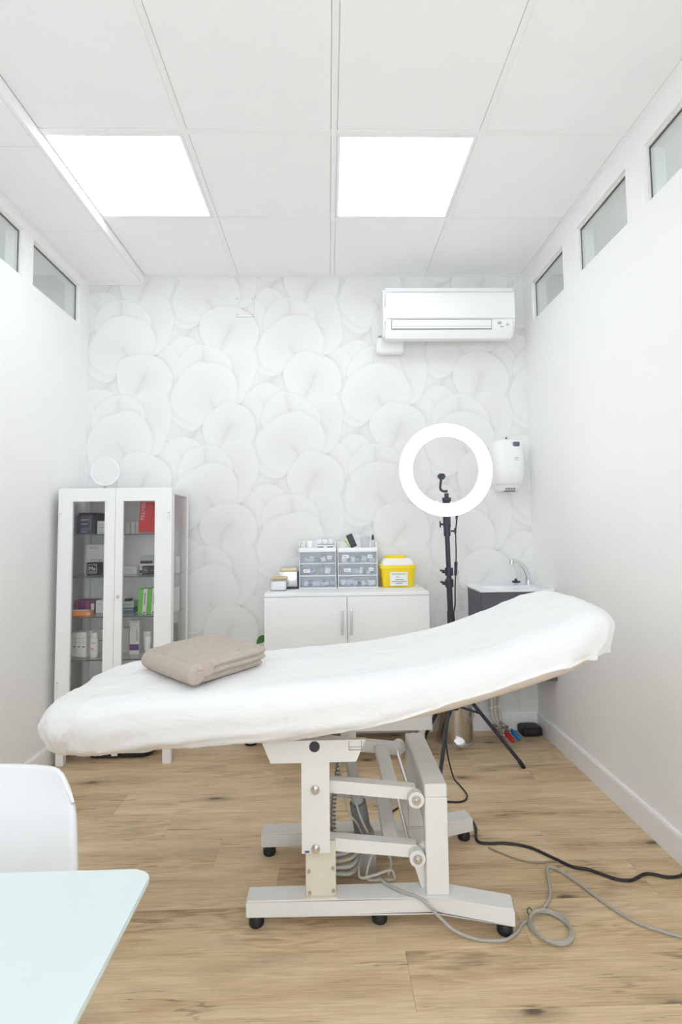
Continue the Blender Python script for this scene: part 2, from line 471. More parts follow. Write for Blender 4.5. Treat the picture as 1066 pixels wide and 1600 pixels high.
while 1.412 + row * PW < YB:
    y0, y1 = max(YF, 1.412 + row * PW), min(YB, 1.412 + (row + 1) * PW)
    j = first.get(row, (row * 0.383) % PLEN)
    cuts = sorted({XL, XR} | {j + k * PLEN for k in range(-4, 5) if XL + 0.03 < j + k * PLEN < XR - 0.03})
    for a, b in zip(cuts, cuts[1:]):
        o = bpy.data.objects.new('plank', plank_mesh(b - a, y1 - y0)); C.objects.link(o)
        o.parent = floor; o.location = (a, y0, 0)
    row += 1

# ---- back wall with leaf wallpaper (it runs on behind the partition walls)
wall_back = struct('wall_back', box(-3.3, 3.1, YB, YB + 0.12, -0.06, 3.0), M_PAPER)
bm = bmesh.new(); FW = (-1.35, 1.15, 0.03, 2.62)      # opening for an added window behind the camera, for frontal daylight
bx(bm, -3.3, FW[0], YF - 0.12, YF, -0.06, 3.0); bx(bm, FW[1], 3.1, YF - 0.12, YF, -0.06, 3.0)
bx(bm, FW[0], FW[1], YF - 0.12, YF, -0.06, FW[2]); bx(bm, FW[0], FW[1], YF - 0.12, YF, FW[3], 3.0)
wall_front = struct('wall_front', bm, M_WALL)
bm = bmesh.new()
for a, b, c, d in ((FW[0], FW[0] + 0.05, FW[2], FW[3]), (FW[1] - 0.05, FW[1], FW[2], FW[3]), (FW[0] + 0.05, FW[1] - 0.05, FW[2], FW[2] + 0.05), (FW[0] + 0.05, FW[1] - 0.05, FW[3] - 0.05, FW[3]), (-0.10, -0.05, FW[2] + 0.05, FW[3] - 0.05)):
    bx(bm, a, b, YF - 0.08, YF - 0.03, c, d)
wf = struct('window_10', bm, M_FRAME)  # made-up window in the unseen wall, lets in fill daylight
for a, b in ((FW[0] + 0.05, -0.10), (-0.05, FW[1] - 0.05)):
    struct('window_pane', box(a, b, YF - 0.058, YF - 0.052, FW[2] + 0.05, FW[3] - 0.05), glass('added_window_glass', (0.97, 0.98, 0.98)), wf)
struct('wall_far_left', box(-3.42, -3.3, YF - 0.12, YB + 0.12, -0.06, 3.0), M_WALL)
struct('wall_far_right', box(3.1, 3.22, YF - 0.12, YB + 0.12, -0.06, 3.0), M_WALL)

WT = 0.09
ZW0, ZW1 = 2.462, 2.70
def side_wall(name, xf, sgn, spans):
    """partition: solid below, clerestory openings above. xf is the face in the room, sgn the outward side"""
    a, b = sorted((xf, xf + sgn * WT))
    bm = bmesh.new()
    bx(bm, a, b, YF, YB, -0.06, ZW0); bx(bm, a, b, YF, YB, ZW1, 3.0)
    ys = [YF] + [y for s in sorted(spans) for y in s] + [YB]
    for i in range(0, len(ys), 2): bx(bm, a, b, ys[i], ys[i + 1], ZW0, ZW1)
    return struct(name, bm, M_WALL)
right_spans = [(2.70, 3.125), (2.10, 2.545), (1.52, 1.975), (0.95, 1.39), (0.37, 0.82)]
left_spans = [(2.645, 3.15), (2.05, 2.56), (1.45, 1.96), (0.85, 1.36)]
wall_right = side_wall('wall_right', XR, 1, right_spans)
wall_left = side_wall('wall_left', XL, -1, left_spans)
nwin = 0
for xf, sgn, spans in ((XR, 1, right_spans), (XL, -1, left_spans)):
    for y0, y1 in spans:
        nwin += 1
        d0, d1 = (xf + sgn * 0.014, xf + sgn * 0.040)
        a, b = min(d0, d1), max(d0, d1); t = 0.010
        bm = bmesh.new()
        bx(bm, a, b, y0, y1, ZW1 - t, ZW1); bx(bm, a, b, y0, y1, ZW0, ZW0 + 0.004)
        bx(bm, a, b, y0, y0 + t, ZW0 + 0.004, ZW1 - t); bx(bm, a, b, y1 - t, y1, ZW0 + 0.004, ZW1 - t)
        w = struct('window_%d' % nwin, bm, M_FRAME)
        xm = (a + b) / 2
        struct('window_pane', box(xm - 0.003, xm + 0.003, y0 + t, y1 - t, ZW0 + 0.004, ZW1 - t), M_GLASS, w)
        s0, s1 = sorted((xm - sgn * 0.003, xm - sgn * 0.007))
        bm = bmesh.new(); bx(bm, s0, s1, y0 + t, y1 - t, ZW1 - t - 0.005, ZW1 - t)
        bx(bm, s0, s1, y1 - t - 0.003, y1 - t, ZW0 + 0.004, ZW1 - t - 0.005)
        struct('window_seal', bm, M_SEAL, w)

# ---- baseboards
def base_prof(h=0.105, t=0.013): return [(0, 0), (t, 0), (t, h - 0.010), (t - 0.004, h), (0, h)]
prof = base_prof()
struct('baseboard_back', prism(bmesh.new(), [(YB - p[0], p[1]) for p in prof], 'x', XL, XR), M_TRIM)
struct('baseboard_right', prism(bmesh.new(), [(XR - p[0], p[1]) for p in prof], 'y', YF, YB - 0.013), M_TRIM)
struct('baseboard_left', prism(bmesh.new(), [(XL + p[0], p[1]) for p in prof], 'y', YF, YB - 0.013), M_TRIM)

# ---- ceiling: slab, tiles and grid bars; dropped strip on the left
ceiling = struct('ceiling', box(-3.3, 3.1, YF - 0.1, YB + 0.1, ZC + 0.012, ZC + 0.1), M_TILE)
GX = [0.04 + 0.6 * i for i in range(-2, 3)]        # -1.16 .64 ...
GY = [2.0456 + 0.6 * i for i in range(-7, 3)]
BW = 0.012
xs = [XS] + [g for g in GX if XS + 0.1 < g < XR - 0.03] + [XR]
ys = [YF] + [g for g in GY if YF + 0.05 < g < YB - 0.04] + [YB]
lights = {(0, 2.0456), (2, 2.0456), (0, -0.3544), (2, -0.3544)}
def near(a, b): return abs(a - b) < 0.01
for g in xs[1:-1]:
    struct('grid_bar', box(g - BW, g + BW, YF, YB, ZC, ZC + 0.012), M_BAR, ceiling)
for g in ys[1:-1]:
    for a, b in zip(xs, xs[1:]):
        a2 = a + (BW if a != XS else 0); b2 = b - (BW if b != XR else 0)
        struct('grid_bar', box(a2, b2, g - BW, g + BW, ZC, ZC + 0.012), M_BAR, ceiling)
struct('edge_bar', box(XS, XR, YB - 0.018, YB, ZC - 0.001, ZC + 0.012), M_BAR, ceiling)
struct('edge_bar', box(XR - 0.02, XR, YF, YB - 0.018, ZC - 0.001, ZC + 0.012), M_BAR, ceiling)
led_cells = []
for i, (a, b) in enumerate(zip(xs, xs[1:])):
    for c, d in zip(ys, ys[1:]):
        a2 = a + (BW if a != XS else 0) + 0.0015; b2 = b - (BW if b != XR else 0.02) - 0.0015
        c2 = c + (BW if c != YF else 0) + 0.0015; d2 = d - (BW if d != YB else 0.018) - 0.0015
        if any(i == li and near(c, ly) for li, ly in lights): led_cells.append((i, a2, b2, c2, d2)); continue
        struct('ceiling_tile', box(a2, b2, c2, d2, ZC + 0.0025, ZC + 0.012), M_TILE, ceiling)
# dropped strip
strip = struct('ceiling_strip', box(XL, XS - 0.004, YF, YB, ZS + 0.004, ZC + 0.012), M_TILE)
struct('strip_edge', box(XS - 0.016, XS, YF, YB, ZS, ZC), M_BAR, strip)
yy = [YF] + [g + 0.02 for g in GY if YF + 0.05 < g < YB - 0.04] + [YB]
for c, d in zip(yy, yy[1:]):
    struct('strip_tile', box(XL + 0.02, XS - 0.018, c + 0.002, d - 0.002, ZS, ZS + 0.004), M_TILE, strip)
struct('strip_angle', box(XL, XL + 0.019, YF, YB, ZS - 0.001, ZS + 0.004), M_BAR, strip)
struct('strip_angle', box(XL + 0.019, XS - 0.016, YB - 0.016, YB, ZS - 0.004, ZS), M_BAR, strip)

def led_panel(a, b, c, d, label, m):
    t = thing('ceiling_light', label, 'ceiling light', ((a + b) / 2, (c + d) / 2, ZC), 0, 'LED ceiling panels')
    f = 0.013; z0, z1 = ZC + 0.0005, ZC + 0.011
    bm = bmesh.new()
    bx(bm, a, b, c, c + f, z0, z1); bx(bm, a, b, d - f, d, z0, z1)
    bx(bm, a, a + f, c + f, d - f, z0, z1); bx(bm, b - f, b, c + f, d - f, z0, z1)
    obj('panel_frame', bm, M_BAR, t, smooth=False)
    obj('diffuser', box(a + f, b - f, c + f, d - f, z0 + 0.002, z1 - 0.002), m, t, smooth=False)
for i, a, b, c, d in led_cells:
    if c > 1: lab = 'square lit LED ceiling panel beside the dropped strip on the left' if i == 0 else 'square lit LED ceiling panel in the middle of the ceiling near the air conditioner'
    else: lab = 'square lit LED ceiling panel behind the camera, ' + ('above the left side' if i == 0 else 'above the middle')
    led_panel(a, b, c, d, lab, M_LED)
for k, (x, y, lab) in enumerate(((-2.5, 1.6, 'unseen LED panel added to light the room past the left partition'), (2.3, 1.6, 'unseen LED panel added to light the room past the right partition'))):
    t = thing('ceiling_light', lab, 'ceiling light', (x, y, ZC), 0, 'LED ceiling panels')  # out-of-view lamp added so the side windows show a lit room
    obj('panel_frame', box(x - 0.30, x + 0.30, y - 0.30, y + 0.30, ZC, ZC + 0.011), M_BAR, t, smooth=False)
    obj('diffuser', box(x - 0.28, x + 0.28, y - 0.28, y + 0.28, ZC - 0.003, ZC - 0.0005), M_LED2, t, smooth=False)
struct('floor_next_room', box(XR + WT, 3.1, YF, YB, -0.06, 0.0), M_WALL)
struct('floor_next_room', box(-3.3, XL - WT, YF, YB, -0.06, 0.0), M_WALL)

# ================================================================== TREATMENT BED
bed = thing('treatment_bed', 'white electric treatment bed with steel lifting base and tilted backrest', 'bed', (0.1, 1.91, 0))
def rail(sg):
    # sg -1 near rail, +1 far rail; straight piece then a splayed end
    yc = 1.91
    def Y(o): return yc + sg * o
    return [(-0.262, Y(0.145)), (0.33, Y(0.145)), (0.545, Y(0.215)), (0.533, Y(0.285)), (0.315, Y(0.215)), (-0.262, Y(0.215))]
for sg in (-1, 1):
    poly = rail(sg)
    bm = prism(bmesh.new(), poly, 'z', 0.040, 0.090)
    bmesh.ops.bevel(bm, geom=[e for e in bm.edges if abs(e.verts[0].co.z - e.verts[1].co.z) < 1e-6], offset=0.004, segments=2, affect='EDGES')
    r = obj('base_rail', bm, M_BED, bed)
    for (fx, fo) in ((-0.235, 0.18), (0.145, 0.18), (0.515, 0.243)):
        y = 1.91 + sg * fo
        bm = bmesh.new(); superloft(bm, [(0.0, fx, y, 0.021, 0.021, 2), (0.004, fx, y, 0.0235, 0.0235, 2), (0.018, fx, y, 0.0235, 0.0235, 2), (0.026, fx, y, 0.020, 0.020, 2), (0.040, fx, y, 0.017, 0.017, 2)], 20)
        obj('rubber_foot', bm, M_BLACK, r)
    # open tube end
    ex, ey = 0.5392, 1.91 + sg * 0.25
    bm = bmesh.new(); d = Vector((0.07 * sg * -1, 0, 0))
    p = [Vector((0.5452, 1.91 + sg * 0.222, 0)), Vector((0.5345, 1.91 + sg * 0.278, 0))]
    nrm = Vector((0.985, 0.17 * sg, 0)) * 0.0012
    v = [bm.verts.new((q + nrm + Vector((0, 0, z)))) for q, z in ((p[0], 0.048), (p[1], 0.048), (p[1], 0.082), (p[0], 0.082))]
    bm.faces.new(v); obj('tube_opening', bm, M_DGREY, r, smooth=False)
# cross member between rails
obj('cross_member', box(-0.07, 0.0, 1.765, 2.055, 0.045, 0.085, 0.003), M_BED, bed)
for sg in (-1, 1):
    yo = 1.91 + sg * 0.215
    def yr(o0, o1): return tuple(sorted((1.91 + sg * o0, 1.91 + sg * o1)))
    # cream bracket standing on the rail
    y0, y1 = yr(0.155, 0.200)
    br = obj('column_bracket', box(-0.082, 0.011, y0, y1, 0.090, 0.250, 0.003), M_CREAM, bed)
    f0, f1 = yr(0.150, 0.2125)
    obj('bracket_flange', box(-0.085, 0.014, f0, f1, 0.0895, 0.0935), M_CREAM, br)
    yfac = 1.91 + sg * 0.2003
    for (sx_, sz_) in ((-0.070, 0.102), (0.003, 0.106), (-0.072, 0.165), (0.002, 0.172)):
        bm = cylb((sx_, yfac, sz_), (sx_, yfac + sg * 0.005, sz_), 0.0055, n=10)
        obj('bracket_screw', bm, M_STEEL, br)
    # T plate
    y0, y1 = yr(0.202, 0.218)
    T = [(-0.214, 0.560), (-0.186, 0.494), (-0.092, 0.494), (-0.092, 0.226), (-0.006, 0.226), (-0.006, 0.494), (0.077, 0.494), (0.108, 0.560)]
    bm = prism(bmesh.new(), T, 'y', y0, y1)
    tp = obj('column_plate', bm, M_BED, bed, smooth=False)
    if sg < 0:
        yb = 1.91 - 0.2186
        bm = bmesh.new(); cyl(bm, (-0.051, yb, 0.5415), (-0.051, yb + 0.002, 0.5415), 0.0165, n=24)
        obj('round_hole', bm, M_BLACKP, tp)
        bm = bmesh.new()
        for a, b, c, d in ((0.055, 0.095, 0.529, 0.5305), (0.055, 0.0565, 0.529, 0.556), (0.0935, 0.095, 0.529, 0.556), (0.055, 0.095, 0.538, 0.5388)):
            bx(bm, a, b, yb - 0.001, yb + 0.001, c, d)
        obj('latch_outline', bm, M_DGREY, tp, smooth=False)
        obj('blue_sticker', box(-0.083, -0.069, yb - 0.0004, yb + 0.0002, 0.2285, 0.2345), mat('blue_mark', (0.05, 0.10, 0.35), 0.4), tp, smooth=False)
    # linkage arms
    y0, y1 = yr(0.150, 0.185)
    for (za, zb) in ((0.413, 0.377), (0.239, 0.204)):
        h = 0.019
        bm = prism(bmesh.new(), [(-0.065, za - h), (0.265, zb - h), (0.265, zb + h), (-0.065, za + h)], 'y', y0, y1)
        obj('link_arm', bm, M_BED, bed, smooth=False)
    # pivots
    for (x, z, o0) in ((-0.05, 0.413, 0.218), (-0.05, 0.239, 0.218), (0.262, 0.372, 0.214), (0.262, 0.198, 0.214)):
        if x > 0:
            p0, p1 = 1.91 + sg * 0.186, 1.91 + sg * 0.213
            bs = obj('pivot_bush', cylb((x, p0, z), (x, p1, z), 0.0245, n=24), M_BED, bed)
        ya = 1.91 + sg * o0
        bm = bmesh.new(); cyl(bm, (x, ya, z), (x, ya + sg * 0.003, z), 0.014, n=18); cyl(bm, (x, ya + sg * 0.003, z), (x, ya + sg * 0.010, z), 0.010, n=6)
        cyl(bm, (x, ya + sg * 0.010, z), (x, ya + sg * 0.018, z), 0.006, 0.005, n=12)
        obj('pivot_bolt', bm, M_STEEL, bed)
    # arch post
    y0, y1 = yr(0.165, 0.212)
    obj('arch_post', box(0.288, 0.358, y0, y1, 0.0895, 0.377, 0.003), M_BED, bed)
    y0, y1 = yr(0.168, 0.178)
    obj('gusset', prism(bmesh.new(), [(0.245, 0.195), (0.288, 0.23), (0.288, 0.0905), (0.278, 0.0905)], 'y', y0, y1), M_BED, bed, smooth=False)
obj('arch_beam', box(0.288, 0.358, 1.698, 2.122, 0.377, 0.418, 0.004), M_BED, bed)
obj('arch_web', box(0.318, 0.324, 1.745, 2.075, 0.20, 0.377), M_BED, bed)
for (z, dx) in ((0.385, 0.0), (0.212, 0.0)):
    # cross bar of each H frame, slanting slightly, and the chrome axle
    bm = box(0.165, 0.212, 1.762, 2.058, z - 0.012, z + 0.014, 0.002)
    obj('link_crossbar', bm, M_BED, bed)
    bm = cylb((0.246, 1.762, z - 0.002), (0.246, 2.058, z - 0.002), 0.0065, n=14)
    obj('axle', bm, M_CHROME, bed)
# lifting actuator
ac_ = obj('actuator_tube', cylb((0.060, 1.90, 0.455), (0.094, 1.90, 0.25), 0.020, n=20), M_GREY, bed)
obj('actuator_housing', cylb((0.090, 1.90, 0.272), (0.108, 1.90, 0.165), 0.029, n=20), M_DGREY, bed)
bm = bmesh.new(); cyl(bm, (0.112, 1.945, 0.145), (0.112, 1.865, 0.145), 0.036, n=28); cyl(bm, (0.112, 1.865, 0.145), (0.112, 1.860, 0.145), 0.015, n=20)
mo = obj('actuator_motor', bm, M_GREY, bed)
obj('motor_block', box(0.082, 0.150, 1.875, 1.945, 0.052, 0.120, 0.006, 2), M_GREY, mo)
for a in (0.6, 3.7):
    obj('motor_screw', cylb((0.112 + 0.026 * cos(a), 1.866, 0.145 + 0.026 * sin(a)), (0.112 + 0.026 * cos(a), 1.862, 0.145 + 0.026 * sin(a)), 0.004, n=8), M_DGREY, mo)
obj('actuator_bracket', box(0.035, 0.085, 1.86, 1.94, 0.452, 0.585), M_BED, bed)
obj('limit_switch', box(0.036, 0.073, 1.765, 1.80, 0.468, 0.500, 0.003), M_BLACKP, bed)
# control box under the cross member with plugs
obj('control_box', box(-0.075, 0.005, 1.80, 2.00, 0.0905, 0.14, 0.004), M_DGREY, bed)
for k in range(5):
    bm = bmesh.new(); z = 0.105 + 0.02 * k
    tube(bm, [(-0.03, 1.80, z), (0.02, 1.795, z - 0.003), (0.062, 1.80, z - 0.005 + 0.004 * k), (0.09, 1.83, z + 0.01)], 0.0065, 8)
    obj('plug_lead', bm, M_GREY if k % 2 else M_CORD, bed)
# spiral cord
pts = []
for i in range(220):
    t = i / 219; a = t * 2 * pi * 22
    c = Vector((0.036 - 0.030 * t - 0.012 * sin(pi * t), 1.84, 0.47 - 0.29 * t))
    pts.append(c + Vector((0.0075 * cos(a), 0.0075 * sin(a), 0)))
obj('spiral_cord', tube(bmesh.new(), pts, 0.0026, 5, smooth=False), M_DGREY, bed)
obj('lead_cable', tube(bmesh.new(), [(0.045, 1.83, 0.50), (0.030, 1.82, 0.46), (0.034, 1.81, 0.38), (0.052, 1.81, 0.29), (0.082, 1.82, 0.245), (0.10, 1.84, 0.20)], 0.0035), M_CORD, bed)
obj('lead_cable', tube(bmesh.new(), [(0.06, 1.83, 0.50), (0.058, 1.815, 0.44), (0.072, 1.80, 0.35), (0.095, 1.80, 0.27), (0.118, 1.80, 0.22), (0.135, 1.82, 0.16)], 0.0035), M_CORD, bed)
obj('lead_cable', tube(bmesh.new(), [(0.10, 1.84, 0.15), (0.085, 1.76, 0.115), (0.13, 1.745, 0.125), (0.185, 1.76, 0.13), (0.195, 1.77, 0.095), (0.15, 1.77, 0.096), (0.115, 1.765, 0.10), (0.11, 1.76, 0.13), (0.14, 1.78, 0.19), (0.17, 1.79, 0.175), (0.19, 1.79, 0.14), (0.18, 1.785, 0.10)], 0.0042), M_CORD, bed)

# ---- mattress and fitted sheet
TX = [(-0.98, .668), (-0.87, .692), (-0.75, .706), (-0.6, .718), (-0.27, .733), (.117, .760), (.35, .797), (.489, .830), (.70, .908), (.80, .955), (.88, .975), (1.05, .98)]
BX = [(-0.98, .565), (-0.78, .553), (-.632, .553), (-.41, .562), (-.146, .578), (.158, .612), (.349, .646), (.466, .678), (.661, .732), (.75, .755), (.9, .785), (1.05, .80)]
gx = np.linspace(-1.1, 1.15, 450)
def smooth_curve(pts):
    y = np.interp(gx, [p[0] for p in pts], [p[1] for p in pts])
    k = np.hanning(41); k /= k.sum(); yp = np.pad(y, 20, mode='edge'); return np.convolve(yp, k, mode='valid')
TY, BY = smooth_curve(TX), smooth_curve(BX)
def Tz(x): return float(np.interp(x, gx, TY))
def Bz(x): return float(np.interp(x, gx, BY))
BED_CX, BED_CY, BED_A, BED_B = 0.008, 1.91, 0.902, 0.318
def outline(d, nper):
    """rounded rectangle in plan, inset by d: list of (x, y, nx, ny, perimeter)"""
    a, b = BED_A - d, BED_B - d
    r = max(0.20 - d, min(0.012, b * 0.9)) ; r = min(r, a, b)
    seg = [('l', (a - r, -b), (-(a - r), -b)), ('c', (-(a - r), -(b - r)), 1.5 * pi, pi), ('l', (-a, -(b - r)), (-a, b - r)), ('c', (-(a - r), b - r), pi, .5 * pi),
           ('l', (-(a - r), b), (a - r, b)), ('c', (a - r, b - r), .5 * pi, 0), ('l', (a, b - r), (a, -(b - r))), ('c', (a - r, -(b - r)), 0, -.5 * pi)]
    cnt = [nper[0], nper[1], nper[2], nper[1], nper[0], nper[1], nper[2], nper[1]]
    out = []
    for s, n in zip(seg, cnt):
        for i in range(n):
            t = i / n
            if s[0] == 'l':
                x = s[1][0] + (s[2][0] - s[1][0]) * t; y = s[1][1] + (s[2][1] - s[1][1]) * t
                dx, dy = s[2][0] - s[1][0], s[2][1] - s[1][1]; l = hypot(dx, dy) or 1; nx, ny = dy / l, -dx / l
                if nx * x + ny * y < 0: nx, ny = -nx, -ny
            else:
                th = s[2] + (s[3] - s[2]) * t; x = s[1][0] + r * cos(th); y = s[1][1] + r * sin(th); nx, ny = cos(th), sin(th)
            out.append((BED_CX + x, BED_CY + y, nx, ny))
    return out
def nz3(x, y, z): return noise.noise(Vector((x, y, z)))

def cushion(sheet):
    """rounded pad in plan and section; the sheet is the same pad a little larger, creased, ending in a gathered hem"""
    nper = (190, 34, 30) if sheet else (60, 12, 8)
    bm = bmesh.new(); rings = []
    NS = 26 if sheet else 14
    levels = [(d, -1.0) for d in (0.31, 0.285, 0.26, 0.235, 0.21, 0.185, 0.165, 0.145, 0.13)]
    levels += [(None, k / NS) for k in range(NS + 1)]
    if not sheet: levels += [(0.20, 2.0), (0.31, 2.0)]
    else: levels += [(None, 1.02)]
    off = 0.0 if sheet else 0.007
    base = outline(0.0, nper)
    per = [0.0]
    for p, q in zip(base, base[1:]): per.append(per[-1] + hypot(q[0] - p[0], q[1] - p[1]))
    # outlines at many insets, looked up per vertex
    ins = [k * 0.01 for k in range(33)]; outs = [outline(d + off, nper) for d in ins]
    def at(idx, d):
        d = max(-0.05, d); 
        if d <= 0:
            x, y, nx, ny = outs[0][idx]; return x + nx * -d, y + ny * -d, nx, ny
        k = min(31, int(d / 0.01)); f = d / 0.01 - k
        A, B = outs[k][idx], outs[k + 1][idx]
        return A[0] * (1 - f) + B[0] * f, A[1] * (1 - f) + B[1] * f, A[2], A[3]
    for (d, lv) in levels:
        ring = []
        for idx in range(len(base)):
            bxx = base[idx][0]
            ed = min(1, max(0, (abs(bxx - BED_CX) - 0.56) / 0.32)); ed = ed * ed * (3 - 2 * ed)
            Rh = 0.105 + 0.03 * ed; pw = 2.7 - 0.45 * ed
            if lv < 0:
                x, y, nx, ny = at(idx, d); top = Tz(x) - off
                f = min(1, max(0, (d - 0.12) / 0.19)); z = top + 0.006 * f; phi = 0
            elif lv >= 2:
                x, y, nx, ny = at(idx, d); z = Bz(x) + 0.001; phi = pi
            else:
                end = 0.97
                if sheet:
                    r = max(0, min(1, (bxx + 0.25) / 0.6)); end = 0.92 - 0.36 * r + 0.03 * nz3(per[idx] * 4.0, 0.3, 2.0) + 0.02 * ed * nz3(per[idx] * 22, 1.0, 2.0) + 0.10 * ed * r
                phi = pi * end * lv
                c_, s_ = cos(phi), sin(phi)
                dd = Rh * (1 - abs(s_) ** (2 / pw)) - 0.012 * ed * sheet
                x, y, nx, ny = at(idx, dd)
                top, bot = Tz(x) - off, Bz(x) + off * 0.3 - (0.012 * max(0, min(1, (-x - 0.55) / 0.25)) if sheet else 0)
                mid, H = (top + bot) / 2, (top - bot) / 2
                z = mid + H * math.copysign(abs(c_) ** (2 / pw), c_)
            p = Vector((x, y, z))
            if sheet:
                u = per[idx]; lo = min(1, phi / 2.2)
                w = 0.0034 * nz3(x * 2.2 + y * 1.5, y * 9 - x * 2.5, phi * 1.2)
                w += 0.0060 * lo * nz3(x * 2.0 - phi * 0.8, phi * 3.5 + x * 1.4, 4.0)
                rg = 1 - abs(nz3(u * 19 + 1.6 * nz3(u * 5, phi * 1.2, 8), phi * 0.9 - u * 0.7, 7.7)) * 2.4
                w += (0.0014 + 0.0120 * ed) * lo ** 1.2 * rg
                w += 0.010 * ed * lo * nz3(x * 6, y * 6, z * 9 + 9)
                rg2 = 1 - abs(nz3(x * 5 + z * 9, y * 7 - x * 3 + z * 5, 2.2)) * 3.0
                w += (0.0022 + 0.0040 * ed) * max(0, rg2)
                n_ = Vector((nx * max(0.0, sin(phi)), ny * max(0.0, sin(phi)), cos(phi)))
                if lv >= 1.0: w += 0.004
                if n_.length > 1e-6: p += n_.normalized() * w
            ring.append(bm.verts.new(p))
        rings.append(ring)
    n = len(rings[0])
    for A, B in zip(rings, rings[1:]):
        for i in range(n): bm.faces.new((A[i], A[(i + 1) % n], B[(i + 1) % n], B[i]))
    def close(ring):
        n0, n1, n2 = nper
        near_ = ring[0:n0 + 1]; far = ring[n0 + 2 * n1 + n2: 2 * n0 + 2 * n1 + n2 + 1][::-1]
        for i in range(n0): bm.faces.new((near_[i], near_[i + 1], far[i + 1], far[i]))
        lo_, hi_ = n0, n0 + 2 * n1 + n2
        bm.faces.new(ring[lo_:hi_ + 1]); bm.faces.new(ring[hi_ + n0:] + ring[0:1])
    close(rings[0])
    if not sheet: close(rings[-1])
    return bm
obj('mattress', cushion(False), M_VINYL, bed)
# deck under the mattress
deck = bmesh.new(); sec = []
for i in range(15):
    x = -0.62 + 1.3 * i / 14; z = Bz(x) - 0.0005
    sec.append((x, z))
poly = sec + [(x, z - 0.014) for x, z in sec[::-1]]
prism(deck, poly, 'y', 1.735, 2.085); obj('mattress_deck', deck, M_BED, bed, smooth=False)
global_sheet = obj('fitted_sheet', cushion(True), M_SHEET)
tag(global_sheet, 'white crinkled disposable fitted sheet stretched over the treatment bed', 'bed sheet')

# ================================================================== TOWEL
def towel():
    t = thing('folded_towel', 'folded beige terry towel lying on the white sheet', 'towel', (-0.43, 1.93, 0.72))
    F, Lc, Rc, Bc = Vector((-0.405, 1.672, 0)), Vector((-0.668, 1.975, 0)), Vector((-0.222, 1.885, 0)), Vector((-0.47, 2.20, 0))
    def P(u, v):      # u along F->R, v along F->L
        return F * (1 - u) * (1 - v) + Rc * u * (1 - v) + Lc * (1 - u) * v + Bc * u * v
    def bed_z(x, y):
        e = max(0, abs(y - BED_CY) - (BED_B - 0.105)) / 0.105; e = min(e, 0.98)
        H = (Tz(x) - Bz(x)) / 2
        return Tz(x) - H * (1 - (1 - e ** 2.7) ** (1 / 2.7)) + 0.006
    def layer(name, u0, u1, v0, v1, lift0, thick, seed, sag=0.0, roll=0.6):
        bm = bmesh.new(); nu, nv = 64, 84
        def pt(i, j, up):
            u = u0 + (u1 - u0) * i / nu; v = v0 + (v1 - v0) * j / nv
            q = P(u, v)
            du = min(i, nu - i) / nu; dv = min(j, nv - j) / nv
            e = min(1, min(du * 13, dv * 18)); rr = sqrt(max(0, 1 - (1 - e) ** 2))
            wob = 0.006 * noise.noise(Vector((q.x * 9, q.y * 9, seed))) + 0.003 * noise.noise(Vector((q.x * 30, q.y * 30, seed + 4)))
            zb = bed_z(q.x, q.y) + lift0
            hump = 0.010 * sin(pi * min(1, max(0, u))) * sin(pi * min(1, max(0, v)))
            mid = thick * 0.5
            z = zb + mid + (mid * rr * (1 if up else -1)) + (wob + hump if up else 0) - sag * (1 - u)
            # ragged outline
            q = q + Vector((0.006 * noise.noise(Vector((v * 5, u * 2, seed))), 0.006 * noise.noise(Vector((u * 5, v * 3, seed + 2))), 0))
            return Vector((q.x, q.y, max(z, bed_z(q.x, q.y) + 0.0005)))
        g = {}
        for up in (0, 1):
            for i in range(nu + 1):
                for j in range(nv + 1):
                    if up == 0 and (i in (0, nu) or j in (0, nv)): continue
                    g[up, i, j] = bm.verts.new(pt(i, j, up))
        def G(up, i, j): return g[1, i, j] if (i in (0, nu) or j in (0, nv)) else g[up, i, j]
        for up in (0, 1):
            for i in range(nu):
                for j in range(nv):
                    f = [G(up, i, j), G(up, i + 1, j), G(up, i + 1, j + 1), G(up, i, j + 1)]
                    try: bm.faces.new(f if up else f[::-1])
                    except ValueError: pass
        return obj(name, bm, M_TOWEL, t)
    layer('lower_fold', 0.03, 0.97, 0.03, 0.96, 0.0, 0.030, 1.0)
    layer('middle_fold', 0.12, 1.0, 0.0, 0.97, 0.022, 0.026, 5.0)
    layer('top_fold', 0.0, 1.0, 0.0, 1.0, 0.040, 0.032, 9.0, 0.002)
    # rolled edge on the near corner
    pts = [P(0.01, 0.0), P(0.0, 0.3), P(0.0, 0.62), P(0.02, 0.97)]
    bm = bmesh.new()
    tube(bm, [(p.x, p.y, bed_z(p.x, p.y) + 0.035) for p in pts], lambda s: (0.033 - 0.003 * s) * sqrt(max(0.02, 1 - max(0, 1 - s / 0.07) ** 2)) * sqrt(max(0.02, 1 - max(0, 1 - (1 - s) / 0.07) ** 2)), 18, True, 20)
    obj('rolled_edge', bm, M_TOWEL, t)
    pts = [P(0.13, -0.012), P(0.13, 0.06), P(0.12, 0.2)]
    tube_b = bmesh.new()
    tube(tube_b, [(p.x, p.y, bed_z(p.x, p.y) + 0.046) for p in pts], lambda s: 0.023 * sqrt(max(0.03, 1 - max(0, 1 - s / 0.15) ** 2)), 14, True, 14)
    obj('inner_roll', tube_b, M_TOWEL, t)
towel()

